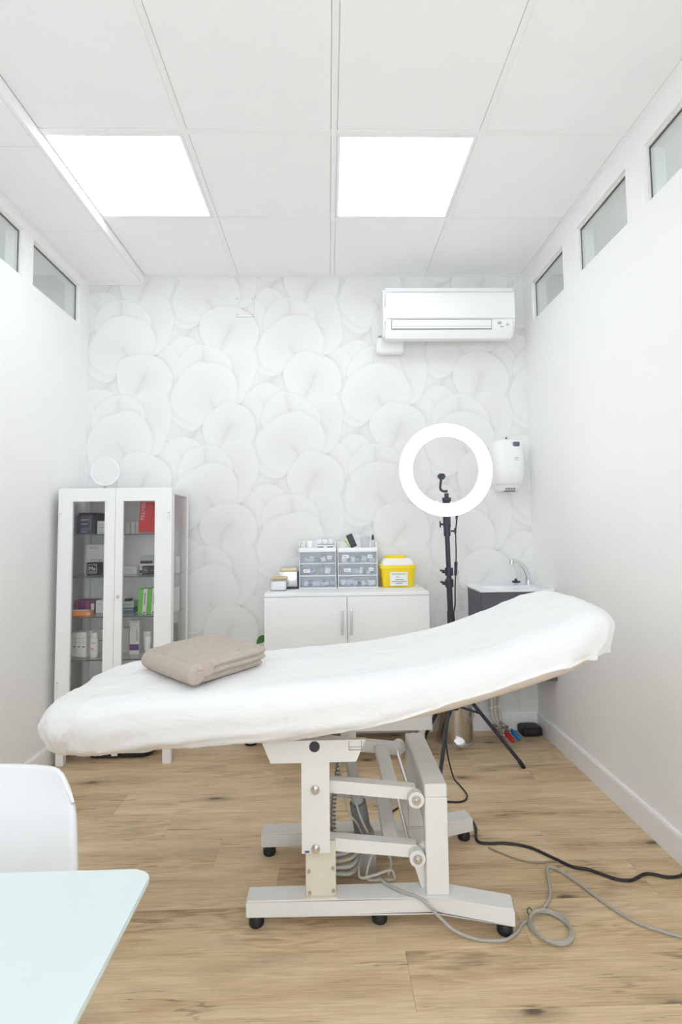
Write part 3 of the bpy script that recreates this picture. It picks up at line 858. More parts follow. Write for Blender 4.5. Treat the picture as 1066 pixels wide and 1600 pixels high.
# ================================================================== GLASS CABINET
cab = thing('display_cabinet', 'tall white metal display cabinet with two glass doors against the left wall', 'cabinet', (-1.138, 3.04, 0))
cx0, cx1, cy0, cy1, cz0, cz1 = -1.438, -0.838, 2.87, 3.215, 0.17, 1.45
bm = bmesh.new()
bx(bm, cx0, cx1, cy0 + 0.020, cy1, cz1 - 0.035, cz1, 0.002)
obj('cabinet_top', bm, M_CABW, cab, smooth=False)
obj('cabinet_bottom', box(cx0, cx1, cy0 + 0.020, cy1, cz0, cz0 + 0.04, 0.002), M_CABW, cab, smooth=False)
obj('back_panel', box(cx0 + 0.002, cx1 - 0.002, cy1 - 0.006, cy1, cz0 + 0.04, cz1 - 0.035), M_CABW, cab, smooth=False)
for x0 in (cx0, cx1 - 0.032):
    for y0 in (cy0 + 0.020, cy1 - 0.034):
        obj('corner_post', box(x0, x0 + 0.032, y0, y0 + 0.028, cz0 + 0.04, cz1 - 0.035), M_CABW, cab, smooth=False)
        obj('leg', box(x0 + 0.002, x0 + 0.042 if x0 == cx0 else x0 + 0.030, y0, y0 + 0.034, 0.0, cz0, 0.002) if x0 == cx0 else box(x0 - 0.014, x0 + 0.030, y0, y0 + 0.034, 0.0, cz0, 0.002), M_CABW, cab, smooth=False)
for x in (cx0 + 0.004, cx1 - 0.009):
    obj('side_pane', box(x, x + 0.005, cy0 + 0.048, cy1 - 0.034, cz0 + 0.04, cz1 - 0.035), M_CGLASS, cab, smooth=False)
SH = [1.203, 0.977, 0.766, 0.542]
for z in SH:
    s = obj('glass_shelf', box(cx0 + 0.012, cx1 - 0.012, cy0 + 0.024, cy1 - 0.007, z - 0.006, z - 0.0004), M_SHELF, cab, smooth=False)
    obj('shelf_edge', box(cx0 + 0.012, cx1 - 0.012, cy0 + 0.0225, cy0 + 0.024, z - 0.006, z - 0.0004), M_EDGEG, s, smooth=False)
obj('inner_floor', box(cx0 + 0.01, cx1 - 0.01, cy0 + 0.03, cy1 - 0.008, 0.2105, 0.216), M_CABW, cab, smooth=False)
xm = -1.137
for (a, b, g0, g1, hinge) in ((cx0, xm - 0.001, -1.363, -1.193, cx0 + 0.015), (xm + 0.001, cx1, -1.096, -0.928, cx1 - 0.015)):
    bm = bmesh.new(); y0, y1 = cy0, cy0 + 0.018; zt, zb = cz1 - 0.004, cz0 + 0.01
    bx(bm, a, g0, y0, y1, zb, zt); bx(bm, g1, b, y0, y1, zb, zt)
    bx(bm, g0, g1, y0, y1, 1.378, zt); bx(bm, g0, g1, y0, y1, zb, zb + 0.07)
    d = obj('door', bm, M_CABW, cab, smooth=False)
    obj('door_pane', box(g0, g1, y0 + 0.007, y0 + 0.012, zb + 0.07, 1.378), M_CGLASS, d, smooth=False)
    bm = bmesh.new(); f = 0.0035
    for q in ((a + 0.018, g0 - 0.012, zb + 0.02, zt - 0.02),):
        bx(bm, q[0], q[0] + 0.002, y0 - 0.001, y0, q[2], q[3]); 
    bx(bm, g0 - 0.012, g0 - 0.010, y0 - 0.001, y0, zb + 0.06, 1.390); bx(bm, g1 + 0.010, g1 + 0.012, y0 - 0.001, y0, zb + 0.06, 1.390)
    obj('door_moulding', bm, M_CABW, d, smooth=False)
    for hz in (1.30, 0.42):
        bm = bmesh.new(); cyl(bm, (hinge, y0 - 0.004, hz - 0.02), (hinge, y0 - 0.004, hz + 0.02), 0.005, n=10)
        bx(bm, hinge - 0.006, hinge + 0.006, y0 - 0.003, y0 - 0.0002, hz - 0.012, hz + 0.012)
        h = obj('hinge', bm, M_CABW, d)
        obj('hinge_pin', box(hinge - 0.004, hinge + 0.004, y0 - 0.0095, y0 - 0.008, hz + 0.012, hz + 0.0145), M_DGREY, h, smooth=False)
    if a > cx0:
        bm = bmesh.new(); lx, lz = -1.118, 0.872
        cyl(bm, (lx, y0, lz), (lx, y0 - 0.006, lz), 0.0085, n=18); cyl(bm, (lx, y0 - 0.006, lz), (lx, y0 - 0.009, lz), 0.0055, n=14)
        obj('lock', bm, M_STEEL, d)

# ---- products inside
INK = mat('ink_dark', (0.05, 0.05, 0.06), 0.6); INKW = mat('ink_white', (0.75, 0.75, 0.75), 0.6); INKG = mat('ink_grey', (0.30, 0.30, 0.32), 0.6)
def carton(label, x0, x1, y0, depth, z, h, m, bars=(), texts=(), rot=0.0, tilt=0.0, name='carton', cat='box', group=None, bev=0.0008):
    """box standing on a shelf; bars = printed strips on the front (u0,u1,v0,v1,material) in 0..1; texts = (string,size,u,v,material,turn)"""
    w = x1 - x0
    o = obj(name, box(-w / 2, w / 2, 0, depth, 0, h, bev), m, smooth=False)
    o.location = ((x0 + x1) / 2, y0, z + 0.0003); o.rotation_euler = (0, tilt, rot)
    if tilt: o.location.z += abs(sin(tilt)) * w / 2 + 0.0003
    tag(o, label, cat, group)
    for k, (u0, u1, v0, v1, mm) in enumerate(bars):
        obj('print', box(-w / 2 + u0 * w, -w / 2 + u1 * w, -0.0005, -0.0001, v0 * h, v1 * h), mm, o, smooth=False)
    for (s, size, u, v, mm, turn) in texts:
        text_obj('lettering', s, size, mm, o, (-w / 2 + u * w, -0.0008, v * h), (pi / 2, turn, 0))
    return o
navy = mat('carton_navy', (0.055, 0.06, 0.085), 0.45); char = mat('carton_charcoal', (0.05, 0.05, 0.065), 0.45); blackc = mat('carton_black', (0.02, 0.022, 0.026), 0.4)
wht = mat('carton_white', (0.80, 0.80, 0.80), 0.45); ivory = mat('carton_ivory', (0.74, 0.74, 0.71), 0.45); red = mat('carton_red', (0.72, 0.035, 0.04), 0.35)
purple = mat('carton_purple', (0.20, 0.06, 0.17), 0.4); plum = mat('carton_plum', (0.27, 0.09, 0.20), 0.4); orange = mat('carton_orange', (0.86, 0.26, 0.04), 0.4)
green = mat('carton_green', (0.16, 0.60, 0.09), 0.4); mint = mat('carton_mint', (0.52, 0.60, 0.53), 0.45); blue = mat('carton_blue', (0.11, 0.19, 0.29), 0.45)
violet = mat('print_violet', (0.17, 0.08, 0.25), 0.4); dgry = mat('carton_dark_grey', (0.15, 0.15, 0.155), 0.5); silver = mat('carton_silver', (0.55, 0.55, 0.57), 0.3)
z1, z2, z3, z4 = SH; e = 0.0
carton('navy blue carton with white print, front left on the top shelf', -1.372, -1.293, 2.94, 0.05, z1, 0.104, navy,
       [(0.28, 0.70, 0.10, 0.16, INKG), (0.28, 0.86, 0.20, 0.34, mat('print_slate', (0.13, 0.14, 0.20), 0.5)), (0.28, 0.72, 0.52, 0.545, INKW), (0.28, 0.82, 0.755, 0.775, INKW), (0.28, 0.55, 0.715, 0.73, INKW), (0.92, 0.94, 0.12, 0.85, INKG)])
carton('large charcoal carton standing behind the navy one on the top shelf', -1.41, -1.302, 3.04, 0.10, z1, 0.121, char, [(0.1, 0.5, 0.3, 0.32, INKG)])
carton('white carton with grey lines on the top shelf, in front of a black one', -1.288, -1.228, 3.0, 0.045, z1, 0.073, wht, [(0.1, 0.9, 0.48, 0.52, INKG), (0.1, 0.9, 0.70, 0.72, INKG), (0.1, 0.9, 0.28, 0.295, INKG), (0.1, 0.6, 0.14, 0.155, INKG)])
carton('black carton behind the small white carton on the top shelf', -1.298, -1.215, 3.06, 0.06, z1, 0.105, blackc)
for k in range(3):
    carton('%s of three small plain white cartons left of the red box on the top shelf' % ordinal(k, 3), -1.160 + 0.027 * k, -1.136 + 0.027 * k, 3.08, 0.05, z1, 0.066, ivory, [(0.2, 0.8, 0.6, 0.63, INKG)], group='three small white cartons by the red box')
carton('big glossy red box leaning on the top shelf of the cabinet', -1.058, -0.900, 2.99, 0.045, z1, 0.168, red, [], [('FILLMED', 0.028, 0.12, 0.70, INKW, -pi / 2), ('F', 0.03, 0.86, 0.50, INKW, 0)], rot=0.0, tilt=0.07, name='gift_box')
carton('large pale square carton behind the black cube', -1.372, -1.235, 3.055, 0.08, z2, 0.167, ivory, [(0.14, 0.45, 0.905, 0.92, INKG), (0.14, 0.52, 0.855, 0.868, INKG), (0.16, 0.68, 0.475, 0.49, INK)])
o = carton('black cube box with white frame and the letters Me', -1.330, -1.264, 2.97, 0.06, z2, 0.071, blackc, [], [('Me', 0.030, 0.5, 0.52, INKW, 0)], bev=0.003)
bm = bmesh.new()
for q in ((-0.024, 0.024, 0.012, 0.0135), (-0.024, 0.024, 0.0585, 0.060), (-0.024, -0.0225, 0.0135, 0.0585), (0.0225, 0.024, 0.0135, 0.0585), (-0.017, 0.016, 0.018, 0.0205), (0.010, 0.018, 0.0525, 0.0545)):
    bx(bm, q[0], q[1], -0.0005, -0.0001, q[2], q[3])
obj('print', bm, INKW, o, smooth=False)
carton('low white carton on the second shelf, right of the door frame', -1.150, -1.078, 3.03, 0.07, z2, 0.043, ivory, [(0.3, 0.8, 0.5, 0.54, INKG)])
carton('white carton with black band, under the silver topped one on the second shelf', -1.072, -0.99, 3.06, 0.07, z2, 0.055, wht, [(0.0, 0.3, 0.05, 0.35, INK), (0.1, 0.3, 0.6, 0.7, INKG)])
carton('silver carton with black base band, upper of two on the second shelf', -1.072, -0.996, 3.065, 0.055, z2 + 0.0556, 0.045, silver, [(0.04, 0.94, 0.02, 0.36, INK)])
o = carton('long black box with a small framed Me emblem on the second shelf', -1.025, -0.945, 2.965, 0.055, z2, 0.047, blackc, [(0.55, 0.98, 0.5, 0.53, INKW)], [('Me', 0.014, 0.22, 0.52, INKW, 0)])
bm = bmesh.new()
for q in ((-0.035, -0.011, 0.012, 0.013), (-0.035, -0.011, 0.037, 0.038), (-0.035, -0.034, 0.013, 0.037), (-0.012, -0.011, 0.013, 0.037)): bx(bm, q[0], q[1], -0.0005, -0.0001, q[2], q[3])
obj('print', bm, INKW, o, smooth=False)
carton('white carton at the right end of the second shelf, nearest the side glass', -0.935, -0.868, 2.95, 0.06, z2, 0.075, wht, [(0.1, 0.8, 0.5, 0.52, INKG)])
carton('white carton behind another at the right end of the second shelf', -0.93, -0.860, 3.045, 0.07, z2, 0.092, wht, [(0.1, 0.8, 0.5, 0.52, INKG)])
for k in range(4):
    carton('%s of the four purple cartons in a row on the third shelf' % ordinal(k, 4), -1.410 + 0.029 * k, -1.383 + 0.029 * k, 3.01, 0.09, z3, 0.072, purple if k % 2 else plum, [(0.2, 0.8, 0.15, 0.75, wht)] if k == 3 else (), group='four purple cartons on the third shelf')
carton('flat orange carton with white top lying at the front of the third shelf', -1.392, -1.285, 2.925, 0.055, z3, 0.024, orange, [(0.82, 0.95, 0.2, 0.6, wht)], rot=0.12)
o = carton('thin white card lying on the flat orange carton', -1.384, -1.30, 2.932, 0.045, z3 + 0.0245, 0.003, wht, rot=0.12, name='card', cat='card')
carton('white carton with red dot beside the purple ones', -1.292, -1.232, 3.01, 0.07, z3, 0.070, wht, [(0.72, 0.95, 0.3, 0.5, red), (0.15, 0.5, 0.72, 0.75, INKG), (0.15, 0.4, 0.6, 0.62, mint)])
carton('dark blue carton lying lowest under the mint ones on the third shelf', -1.150, -1.075, 2.985, 0.12, z3, 0.030, blue, [(0.1, 0.9, 0.7, 0.8, INKW)], rot=0.10)
carton('pale mint carton lying on the dark blue one', -1.152, -1.078, 2.99, 0.11, z3 + 0.0305, 0.034, mint, [(0.2, 0.8, 0.45, 0.6, INKG)], rot=0.10)
carton('small black tin on top of the mint carton', -1.138, -1.108, 3.02, 0.04, z3 + 0.065, 0.010, blackc, name='tin', cat='tin')
for k in range(4):
    m_ = green if k % 2 == 0 else wht
    carton(('%s of the two bright green upright cartons on the third shelf' if k % 2 == 0 else '%s of the two white upright cartons beside the green ones on the third shelf') % ordinal(k // 2, 2), -1.046 + 0.0245 * k, -1.0225 + 0.0245 * k, 2.96, 0.11, z3, 0.132 + 0.002 * k, m_,
           [] if k % 2 == 0 else [(0.35, 0.6, 0.35, 0.85, INKG), (0.3, 0.7, 0.03, 0.08, INK)], tilt=0.05, group='upright green cartons' if k % 2 == 0 else 'white cartons between the green ones')
for k in range(3):
    carton('%s of three white upright cartons behind the side glass on the third shelf' % ordinal(k, 3), -0.940 + 0.027 * k, -0.915 + 0.027 * k, 2.955 + 0.03 * k, 0.10, z3, 0.138 - 0.004 * k, wht, [(0.3, 0.6, 0.3, 0.8, INKG)], group='white cartons by the side glass')
for k in range(3):
    for j in range(2):
        carton('%s white printed carton, %s row, left end of fourth shelf' % (ordinal(k, 3), 'back' if j else 'front'), -1.402 + 0.030 * k + 0.012 * j, -1.374 + 0.030 * k + 0.012 * j, 2.95 + 0.045 * j - 0.012 * k + 0.024, 0.040, z4, 0.125 + 0.004 * k, wht,
               [(0.25, 0.75, 0.40, 0.44, INK), (0.3, 0.7, 0.75, 0.77, INKG), (0.3, 0.7, 0.6, 0.615, INKG)], group='block of six white cartons')
for k in range(2):
    carton('%s of the two white cartons behind the white lotion bottle' % ordinal(k, 2), -1.298 + 0.034 * k, -1.267 + 0.034 * k, 3.06, 0.05, z4, 0.128, ivory, [(0.2, 0.8, 0.5, 0.54, INKG)], group='white cartons behind the bottle')
# white bottle
bt = thing('lotion_bottle', 'white lotion bottle with red print at the front of the fourth shelf', 'bottle', (-1.272, 2.955, z4))
bm = bmesh.new(); x, y = -1.272, 2.955
superloft(bm, [(z4 + 0.0005, x, y, 0.017, 0.014, 2.6), (z4 + 0.004, x, y, 0.019, 0.015, 2.6), (z4 + 0.06, x, y, 0.0225, 0.016, 2.6), (z4 + 0.095, x, y, 0.0205, 0.015, 2.6), (z4 + 0.104, x, y, 0.018, 0.013, 2.4)], 28)
bb = obj('bottle_body', bm, M_WHITE, bt)
bm = bmesh.new(); superloft(bm, [(z4 + 0.1045, x, y, 0.017, 0.012, 2.3), (z4 + 0.128, x, y, 0.015, 0.011, 2.3), (z4 + 0.130, x, y, 0.013, 0.009, 2.3)], 24); obj('cap', bm, M_WHITE, bt)
obj('print', box(x - 0.013, x + 0.004, y - 0.0172, y - 0.0162, z4 + 0.046, z4 + 0.050), red, bb, smooth=False)
obj('print', box(x - 0.013, x + 0.010, y - 0.0172, y - 0.0160, z4 + 0.075, z4 + 0.079), INKG, bb, smooth=False)
obj('print', box(x - 0.012, x + 0.010, y - 0.0172, y - 0.0162, z4 + 0.036, z4 + 0.038), orange, bb, smooth=False)
carton('tall white carton with a violet band at its foot on the fourth shelf', -1.100, -1.048, 3.0, 0.045, z4, 0.183, wht, [(0.02, 0.98, 0.12, 0.30, violet), (0.15, 0.85, 0.95, 0.965, INKG), (0.70, 0.76, 0.40, 0.75, INKG), (0.82, 0.86, 0.40, 0.65, INKG)])
carton('plain white carton left of the violet banded one', -1.166, -1.124, 3.05, 0.05, z4, 0.135, ivory)
def tube_thing(label, x, y, z, h, cap_m, r=0.014, group=None):
    t = thing('cream_tube', label, 'tube', (x, y, z), 0, group)
    obj('tube_cap', cylb((x, y, z + 0.0003), (x, y, z + 0.022), r * 0.8, r * 0.85, 16), cap_m, t)
    bm = bmesh.new(); superloft(bm, [(z + 0.0225, x, y, r, r, 2), (z + 0.04, x, y, r * 1.05, r, 2), (z + h - 0.01, x, y, r * 1.35, 0.002, 2), (z + h, x, y, r * 1.35, 0.0012, 2)], 20)
    obj('tube_body', bm, M_WHITE, t)
tube_thing('white cream tube with black cap at the front of the fourth shelf', -0.985, 2.955, z4, 0.105, blackc)
tube_thing('white cream tube standing behind the black capped tube', -1.010, 3.02, z4, 0.12, M_WHITE, 0.016)
carton('small dark grey carton behind the cream tubes on the fourth shelf', -0.985, -0.955, 3.05, 0.04, z4, 0.055, dgry)
# dark spray top bottle
t = thing('spray_bottle', 'white bottle with dark trigger top behind the cream tubes', 'bottle', (-0.975, 3.12, z4))
bm = bmesh.new(); superloft(bm, [(z4 + 0.0004, -0.975, 3.12, 0.022, 0.022, 2), (z4 + 0.08, -0.975, 3.12, 0.022, 0.022, 2), (z4 + 0.10, -0.975, 3.12, 0.010, 0.010, 2)], 20); obj('bottle_body', bm, M_WHITE, t)
bm = bmesh.new(); cyl(bm, (-0.975, 3.12, z4 + 0.1003), (-0.975, 3.12, z4 + 0.118), 0.011, n=14); bx(bm, -1.000, -0.965, 3.113, 3.127, z4 + 0.118, z4 + 0.132, 0.002); obj('spray_head', bm, M_DGREY, t)
carton('dark grey carton with white tag seen through the side glass', -0.925, -0.868, 2.96, 0.15, z4, 0.150, dgry, [(0.15, 0.75, 0.52, 0.62, INKW)])
carton('pale carton lying on the cabinet floor behind the left door', -1.30, -1.20, 2.98, 0.10, 0.216, 0.155, ivory)
carton('grey carton on the cabinet floor in the far left corner', -1.40, -1.31, 3.06, 0.10, 0.216, 0.125, silver)

# ---- round mirror on the cabinet
t = thing('round_mirror', 'small round white rimmed mirror standing on top of the glass cabinet', 'mirror', (-1.255, 3.02, 1.45))
bm = bmesh.new(); ring_torus(bm, (-1.255, 0, 1.553), 0.073, 0.079, 3.010, 3.022, 48, 0.002)
rim = obj('mirror_rim', bm, M_WHITE, t)
obj('mirror_glass', cylb((-1.255, 3.013, 1.553), (-1.255, 3.019, 1.553), 0.073, n=48), mat('mirror_face', (0.80, 0.80, 0.80), 0.30, 0.55), t)
obj('mirror_foot', box(-1.285, -1.225, 2.995, 3.035, 1.4503, 1.456, 0.002), M_WHITE, t)
obj('mirror_stem', box(-1.261, -1.249, 3.012, 3.020, 1.456, 1.476), M_GREY, t)

# ---- white appliance under the cabinet
t = thing('floor_appliance', 'flat white rounded appliance with black underside on the floor under the glass cabinet', 'appliance', (-1.13, 3.09, 0))
def rrect(x0, x1, y0, y1, r, n=8):
    out = []
    for cx, cy, a0 in ((x1 - r, y0 + r, -pi / 2), (x1 - r, y1 - r, 0), (x0 + r, y1 - r, pi / 2), (x0 + r, y0 + r, pi)):
        for k in range(n + 1): out.append((cx + r * cos(a0 + k / n * pi / 2), cy + r * sin(a0 + k / n * pi / 2)))
    return out
obj('appliance_base', prism(bmesh.new(), rrect(-1.315, -0.975, 2.972, 3.20, 0.05), 'z', 0.008, 0.030), M_BLACK, t)
bm = prism(bmesh.new(), rrect(-1.322, -0.955, 2.965, 3.205, 0.06), 'z', 0.0305, 0.10)
bmesh.ops.bevel(bm, geom=[e for e in bm.edges if e.verts[0].co.z > 0.09 and e.verts[1].co.z > 0.09], offset=0.012, segments=3, affect='EDGES')
ab = obj('appliance_body', bm, M_WHITE, t)
obj('tag_frame', box(-1.178, -1.138, 2.960, 2.9649, 0.016, 0.040, 0.001), M_BLACK, ab, smooth=False)
obj('tag_plate', box(-1.174, -1.142, 2.9585, 2.9599, 0.019, 0.037), M_WHITE, ab, smooth=False)
for x in (-1.26, -1.03):
    for y in (3.0, 3.17): obj('foot', cylb((x, y, 0.0), (x, y, 0.008), 0.014, n=14), M_BLACK, t)

# ================================================================== SIDEBOARD
sb = thing('sideboard', 'low white sideboard with two plain doors and steel bar handles', 'sideboard', (0.094, 3.06, 0))
sx0, sx1, sy0, sy1, szb, szt = -0.344, 0.532, 2.852, 3.252, 0.155, 0.876
obj('carcass', box(sx0, sx1, sy0 + 0.018, sy1, szb, szt - 0.018, 0.001), M_CABW, sb, smooth=False)
obj('top_board', box(sx0, sx1, sy0, sy1, szt - 0.018, szt, 0.002), M_CABW, sb, smooth=False)
for a, b, hx in ((sx0, 0.0925, 0.067), (0.0955, sx1, 0.114)):
    d = obj('door', box(a, b, sy0, sy0 + 0.017, szb + 0.003, szt - 0.0195, 0.001), M_CABW, sb, smooth=False)
    bm = bmesh.new()
    bx(bm, hx - 0.006, hx + 0.006, sy0 - 0.028, sy0 - 0.020, 0.660, 0.790, 0.002)
    for hz in (0.675, 0.775): cyl(bm, (hx, sy0 - 0.021, hz), (hx, sy0 - 0.0002, hz), 0.004, n=10)
    obj('handle', bm, brushed('brushed_handle', (0.70, 0.70, 0.71), 0.35), d)
for x in (sx0 + 0.05, sx1 - 0.05):
    for y in (sy0 + 0.06, sy1 - 0.05):
        obj('leg', cylb((x, y, 0.0), (x, y, szb), 0.016, 0.022, 16), M_CABW, sb)

# ---- drawer organizers
PACK = [mat('pack_white', (0.88, 0.89, 0.90), 0.5), mat('pack_plain', (0.86, 0.88, 0.90), 0.5), mat('pack_blue', (0.55, 0.62, 0.76), 0.5), mat('pack_grey', (0.22, 0.22, 0.25), 0.5), mat('pack_clear', (0.62, 0.65, 0.72), 0.4)]
def organizer(x0, x1, y0, zb, zt, label, handles, seed):
    rnd = random.Random(seed)
    y1 = y0 + 0.15
    t = thing('drawer_organizer', label, 'organizer', ((x0 + x1) / 2, (y0 + y1) / 2, zb), 0, 'plastic drawer organizers on the sideboard')
    w = 0.004; h3 = (zt - 0.062 - zb) / 3
    zs = [zb + 0.0003 + h3 * k for k in range(4)]
    bm = bmesh.new()
    bx(bm, x0, x0 + w, y0 + 0.004, y1, zb + 0.0003, zt - 0.02); bx(bm, x1 - w, x1, y0 + 0.004, y1, zb + 0.0003, zt - 0.02); bx(bm, x0 + w, x1 - w, y1 - w, y1, zb + 0.0003, zt)
    obj('frame', bm, M_WHITE, t, smooth=False)
    for k, z in enumerate(zs):
        obj('divider', box(x0 + w, x1 - w, y0 + 0.002, y1 - w, z, z + 0.005), M_WHITE, t, smooth=False)
    # open top tray with ribbed sloping sides
    zt0 = zs[3] + 0.005
    obj('tray_front', box(x0, x1, y0, y0 + 0.004, zt0, zt0 + 0.020, 0.001), M_WHITE, t, smooth=False)
    for xx in (x0, x1 - 0.005):
        obj('tray_side', prism(bmesh.new(), [(y0 + 0.004, zt0), (y1 - w, zt0), (y1 - w, zt - 0.0005), (y0 + 0.05, zt - 0.004), (y0 + 0.004, zt0 + 0.022)], 'x', xx - 0.0005, xx + 0.0045), M_WHITE, t, smooth=False)
    for k in range(3):
        a, b = zs[k] + 0.006, zs[k + 1] - 0.002
        bm = bmesh.new(); g = 0.006
        bx(bm, x0 + g, x1 - g, y0, y0 + 0.003, a, b)
        bx(bm, x0 + g, x0 + g + 0.002, y0 + 0.003, y1 - 0.012, a, b - 0.006); bx(bm, x1 - g - 0.002, x1 - g, y0 + 0.003, y1 - 0.012, a, b - 0.006)
        bx(bm, x0 + g + 0.002, x1 - g - 0.002, y0 + 0.003, y1 - 0.012, a, a + 0.002)
        d = obj('drawer', bm, M_DRAWER, t, smooth=False)
        bm = bmesh.new(); f = 0.004
        bx(bm, x0 + g, x1 - g, y0 - 0.002, y0 - 0.0003, a, a + f); bx(bm, x0 + g, x1 - g, y0 - 0.002, y0 - 0.0003, b - f, b)
        bx(bm, x0 + g, x0 + g + f, y0 - 0.002, y0 - 0.0003, a + f, b - f); bx(bm, x1 - g - f, x1 - g, y0 - 0.002, y0 - 0.0003, a + f, b - f)
        obj('drawer_rim', bm, M_CLEAR, d, smooth=False)
        if handles:
            xc = (x0 + x1) / 2; hw = 0.036; hh = 0.032
            pts = [(xc - hw, y0 - 0.004, a + 0.003), (xc - hw * 0.92, y0 - 0.004, a + hh * 0.75), (xc - hw * 0.6, y0 - 0.004, a + hh), (xc, y0 - 0.004, a + hh * 1.03), (xc + hw * 0.6, y0 - 0.004, a + hh), (xc + hw * 0.92, y0 - 0.004, a + hh * 0.75), (xc + hw, y0 - 0.004, a + 0.003)]
            obj('handle', tube(bmesh.new(), pts, 0.003, 8), M_CLEAR, d)
        labs = {0: [], 1: [(0.16, 0.45), (0.78, 0.5)] if handles else [(0.12, 0.4)], 2: [(0.12, 0.6), (0.76, 0.6)] if handles else [(0.76, 0.5)]}[k]
        for (u, v) in labs:
            lx = x0 + u * (x1 - x0); lz = a + v * (b - a)
            s = obj('name_sticker', box(lx, lx + 0.034 * (0.8 if u > 0.5 else 1.1), y0 - 0.0008, y0 - 0.0001, lz - 0.009, lz + 0.010), wht, d, smooth=False)
            obj('print', box(lx + 0.006, lx + 0.024, y0 - 0.0014, y0 - 0.0009, lz - 0.002, lz + 0.002), INKG, s, smooth=False)
        # packets lying in the drawer
        xx = x0 + 0.020; i = 0; row_ = []
        while xx < x1 - 0.045:
            wd = rnd.uniform(0.022, 0.045); hh = rnd.uniform(0.35, 0.8) * (b - a - 0.012); m_ = rnd.choice(PACK)
            bm = bmesh.new(); superloft(bm, [(0, 0, 0, wd * 0.42, 0.006, 3), (hh * 0.15, 0, 0, wd * 0.5, 0.011, 2.6), (hh * 0.5, 0.002, 0, wd * 0.47, 0.013, 2.4), (hh * 0.9, 0, 0, wd * 0.5, 0.006, 3), (hh, 0, 0, wd * 0.48, 0.002, 4)], 14)
            p = obj('packet', bm, m_); p.location = (xx + wd / 2, y0 + 0.028 + 0.03 * (i % 2), a + 0.0024)
            tilt = rnd.uniform(-0.35, 0.35); p.rotation_euler = (0, tilt, rnd.uniform(-0.2, 0.2)); p.location.z += abs(sin(tilt)) * wd * 0.45
            sd, lv = ('right' if handles else 'left'), ('bottom', 'middle', 'top')[k]
            row_.append(p); xx += wd * 0.85; i += 1
        for q, p in enumerate(row_):
            tag(p, '%s sealed packet in the %s clear drawer of the %s organizer' % (ordinal(q, len(row_)), lv, sd), 'packet', 'packets in the %s drawer of the %s organizer' % (lv, sd))
    return zt0
OY = 3.085
zt0 = organizer(-0.172, 0.042, OY, 0.876, 1.146, 'left white organizer with three clear drawers and plain fronts, beside the steel box', False, 3)
zt0b = organizer(0.050, 0.280, OY, 0.876, 1.143, 'right white organizer with three clear drawers and arched handles, beside the yellow bin', True, 5)
# things in the left tray
def jar_roll(label, x, y, z, r, h, m, lid=None, group=None, name='cotton_roll', cat='roll'):
    bm = bmesh.new(); superloft(bm, [(0, 0, 0, r * 0.96, r * 0.96, 2), (0.002, 0, 0, r, r, 2), (h - 0.002, 0, 0, r, r, 2), (h, 0, 0, r * 0.95, r * 0.95, 2)], 22)
    o = obj(name, bm, m); o.location = (x, y, z + 0.0003); tag(o, label, cat, group)
    return o
jar_roll('fat white roll in the left tray at its left end', -0.112, 3.14, zt0, 0.020, 0.058, M_WHITE)
for k in range(3):
    jar_roll('%s of three small white pots in the left organizer tray' % ordinal(k, 3), -0.055 + 0.034 * k, 3.17, zt0, 0.015, 0.066, M_WHITE, None, 'three white pots', 'cosmetic_pot', 'pot')
o = carton('white carton with a row of black drawings in the left tray', -0.070, 0.030, 3.110, 0.022, zt0, 0.040, wht, [(0.02, 0.98, 0.93, 0.99, INK), (0.05, 0.40, 0.42, 0.62, INK), (0.60, 0.95, 0.42, 0.62, INK)])
carton('speckled pale packet at the left end of the left tray', -0.160, -0.136, 3.12, 0.05, zt0, 0.045, mat('speckled_packet', (0.70, 0.70, 0.70), 0.6, var=0.3, var_scale=240), name='packet', cat='packet')
# right tray
o = carton('open black and cream folded leaflet sticking up out of the right tray', 0.112, 0.150, 3.15, 0.006, zt0b + 0.020, 0.080, blackc, rot=0.0, name='leaflet', cat='leaflet')
o.rotation_euler = (0, -0.40, 0); o.location = (0.150, 3.15, zt0b + 0.022)
cr = mat('leaflet_cream', (0.80, 0.62, 0.42), 0.6)
bm = prism(bmesh.new(), [(-0.019, 0.005), (-0.019, 0.078), (-0.035, 0.066), (-0.030, 0.05)], 'y', 0.0, 0.006); obj('leaflet_page', bm, cr, o, smooth=False)
bm = prism(bmesh.new(), [(-0.019, -0.004), (-0.020, 0.012), (-0.031, 0.050), (-0.036, 0.060), (-0.040, 0.045)], 'y', 0.001, 0.005); obj('leaflet_page', bm, green, o, smooth=False)
t = thing('pump_bottle', 'clear bottle with black pump head in the right tray', 'bottle', (0.262, 3.165, zt0b))
bm = bmesh.new(); superloft(bm, [(zt0b + 0.0004, 0.262, 3.165, 0.012, 0.012, 2), (zt0b + 0.055, 0.262, 3.165, 0.012, 0.012, 2), (zt0b + 0.062, 0.262, 3.165, 0.006, 0.006, 2)], 18); obj('bottle_body', bm, M_CLEAR, t)
bm = bmesh.new(); superloft(bm, [(zt0b + 0.0625, 0.262, 3.165, 0.008, 0.008, 2), (zt0b + 0.080, 0.262, 3.165, 0.007, 0.007, 2), (zt0b + 0.095, 0.262, 3.165, 0.003, 0.003, 2)], 16); obj('pump_head', bm, M_BLACKP, t)
t = thing('clear_cup', 'clear plastic beaker beside the pump bottle in the right tray', 'beaker', (0.215, 3.165, zt0b))
bm = bmesh.new(); superloft(bm, [(zt0b + 0.0004, 0.215, 3.165, 0.024, 0.024, 2), (zt0b + 0.085, 0.215, 3.165, 0.027, 0.027, 2), (zt0b + 0.083, 0.215, 3.165, 0.025, 0.025, 2), (zt0b + 0.003, 0.215, 3.165, 0.022, 0.022, 2)], 24); obj('beaker_wall', bm, M_CLEAR, t)
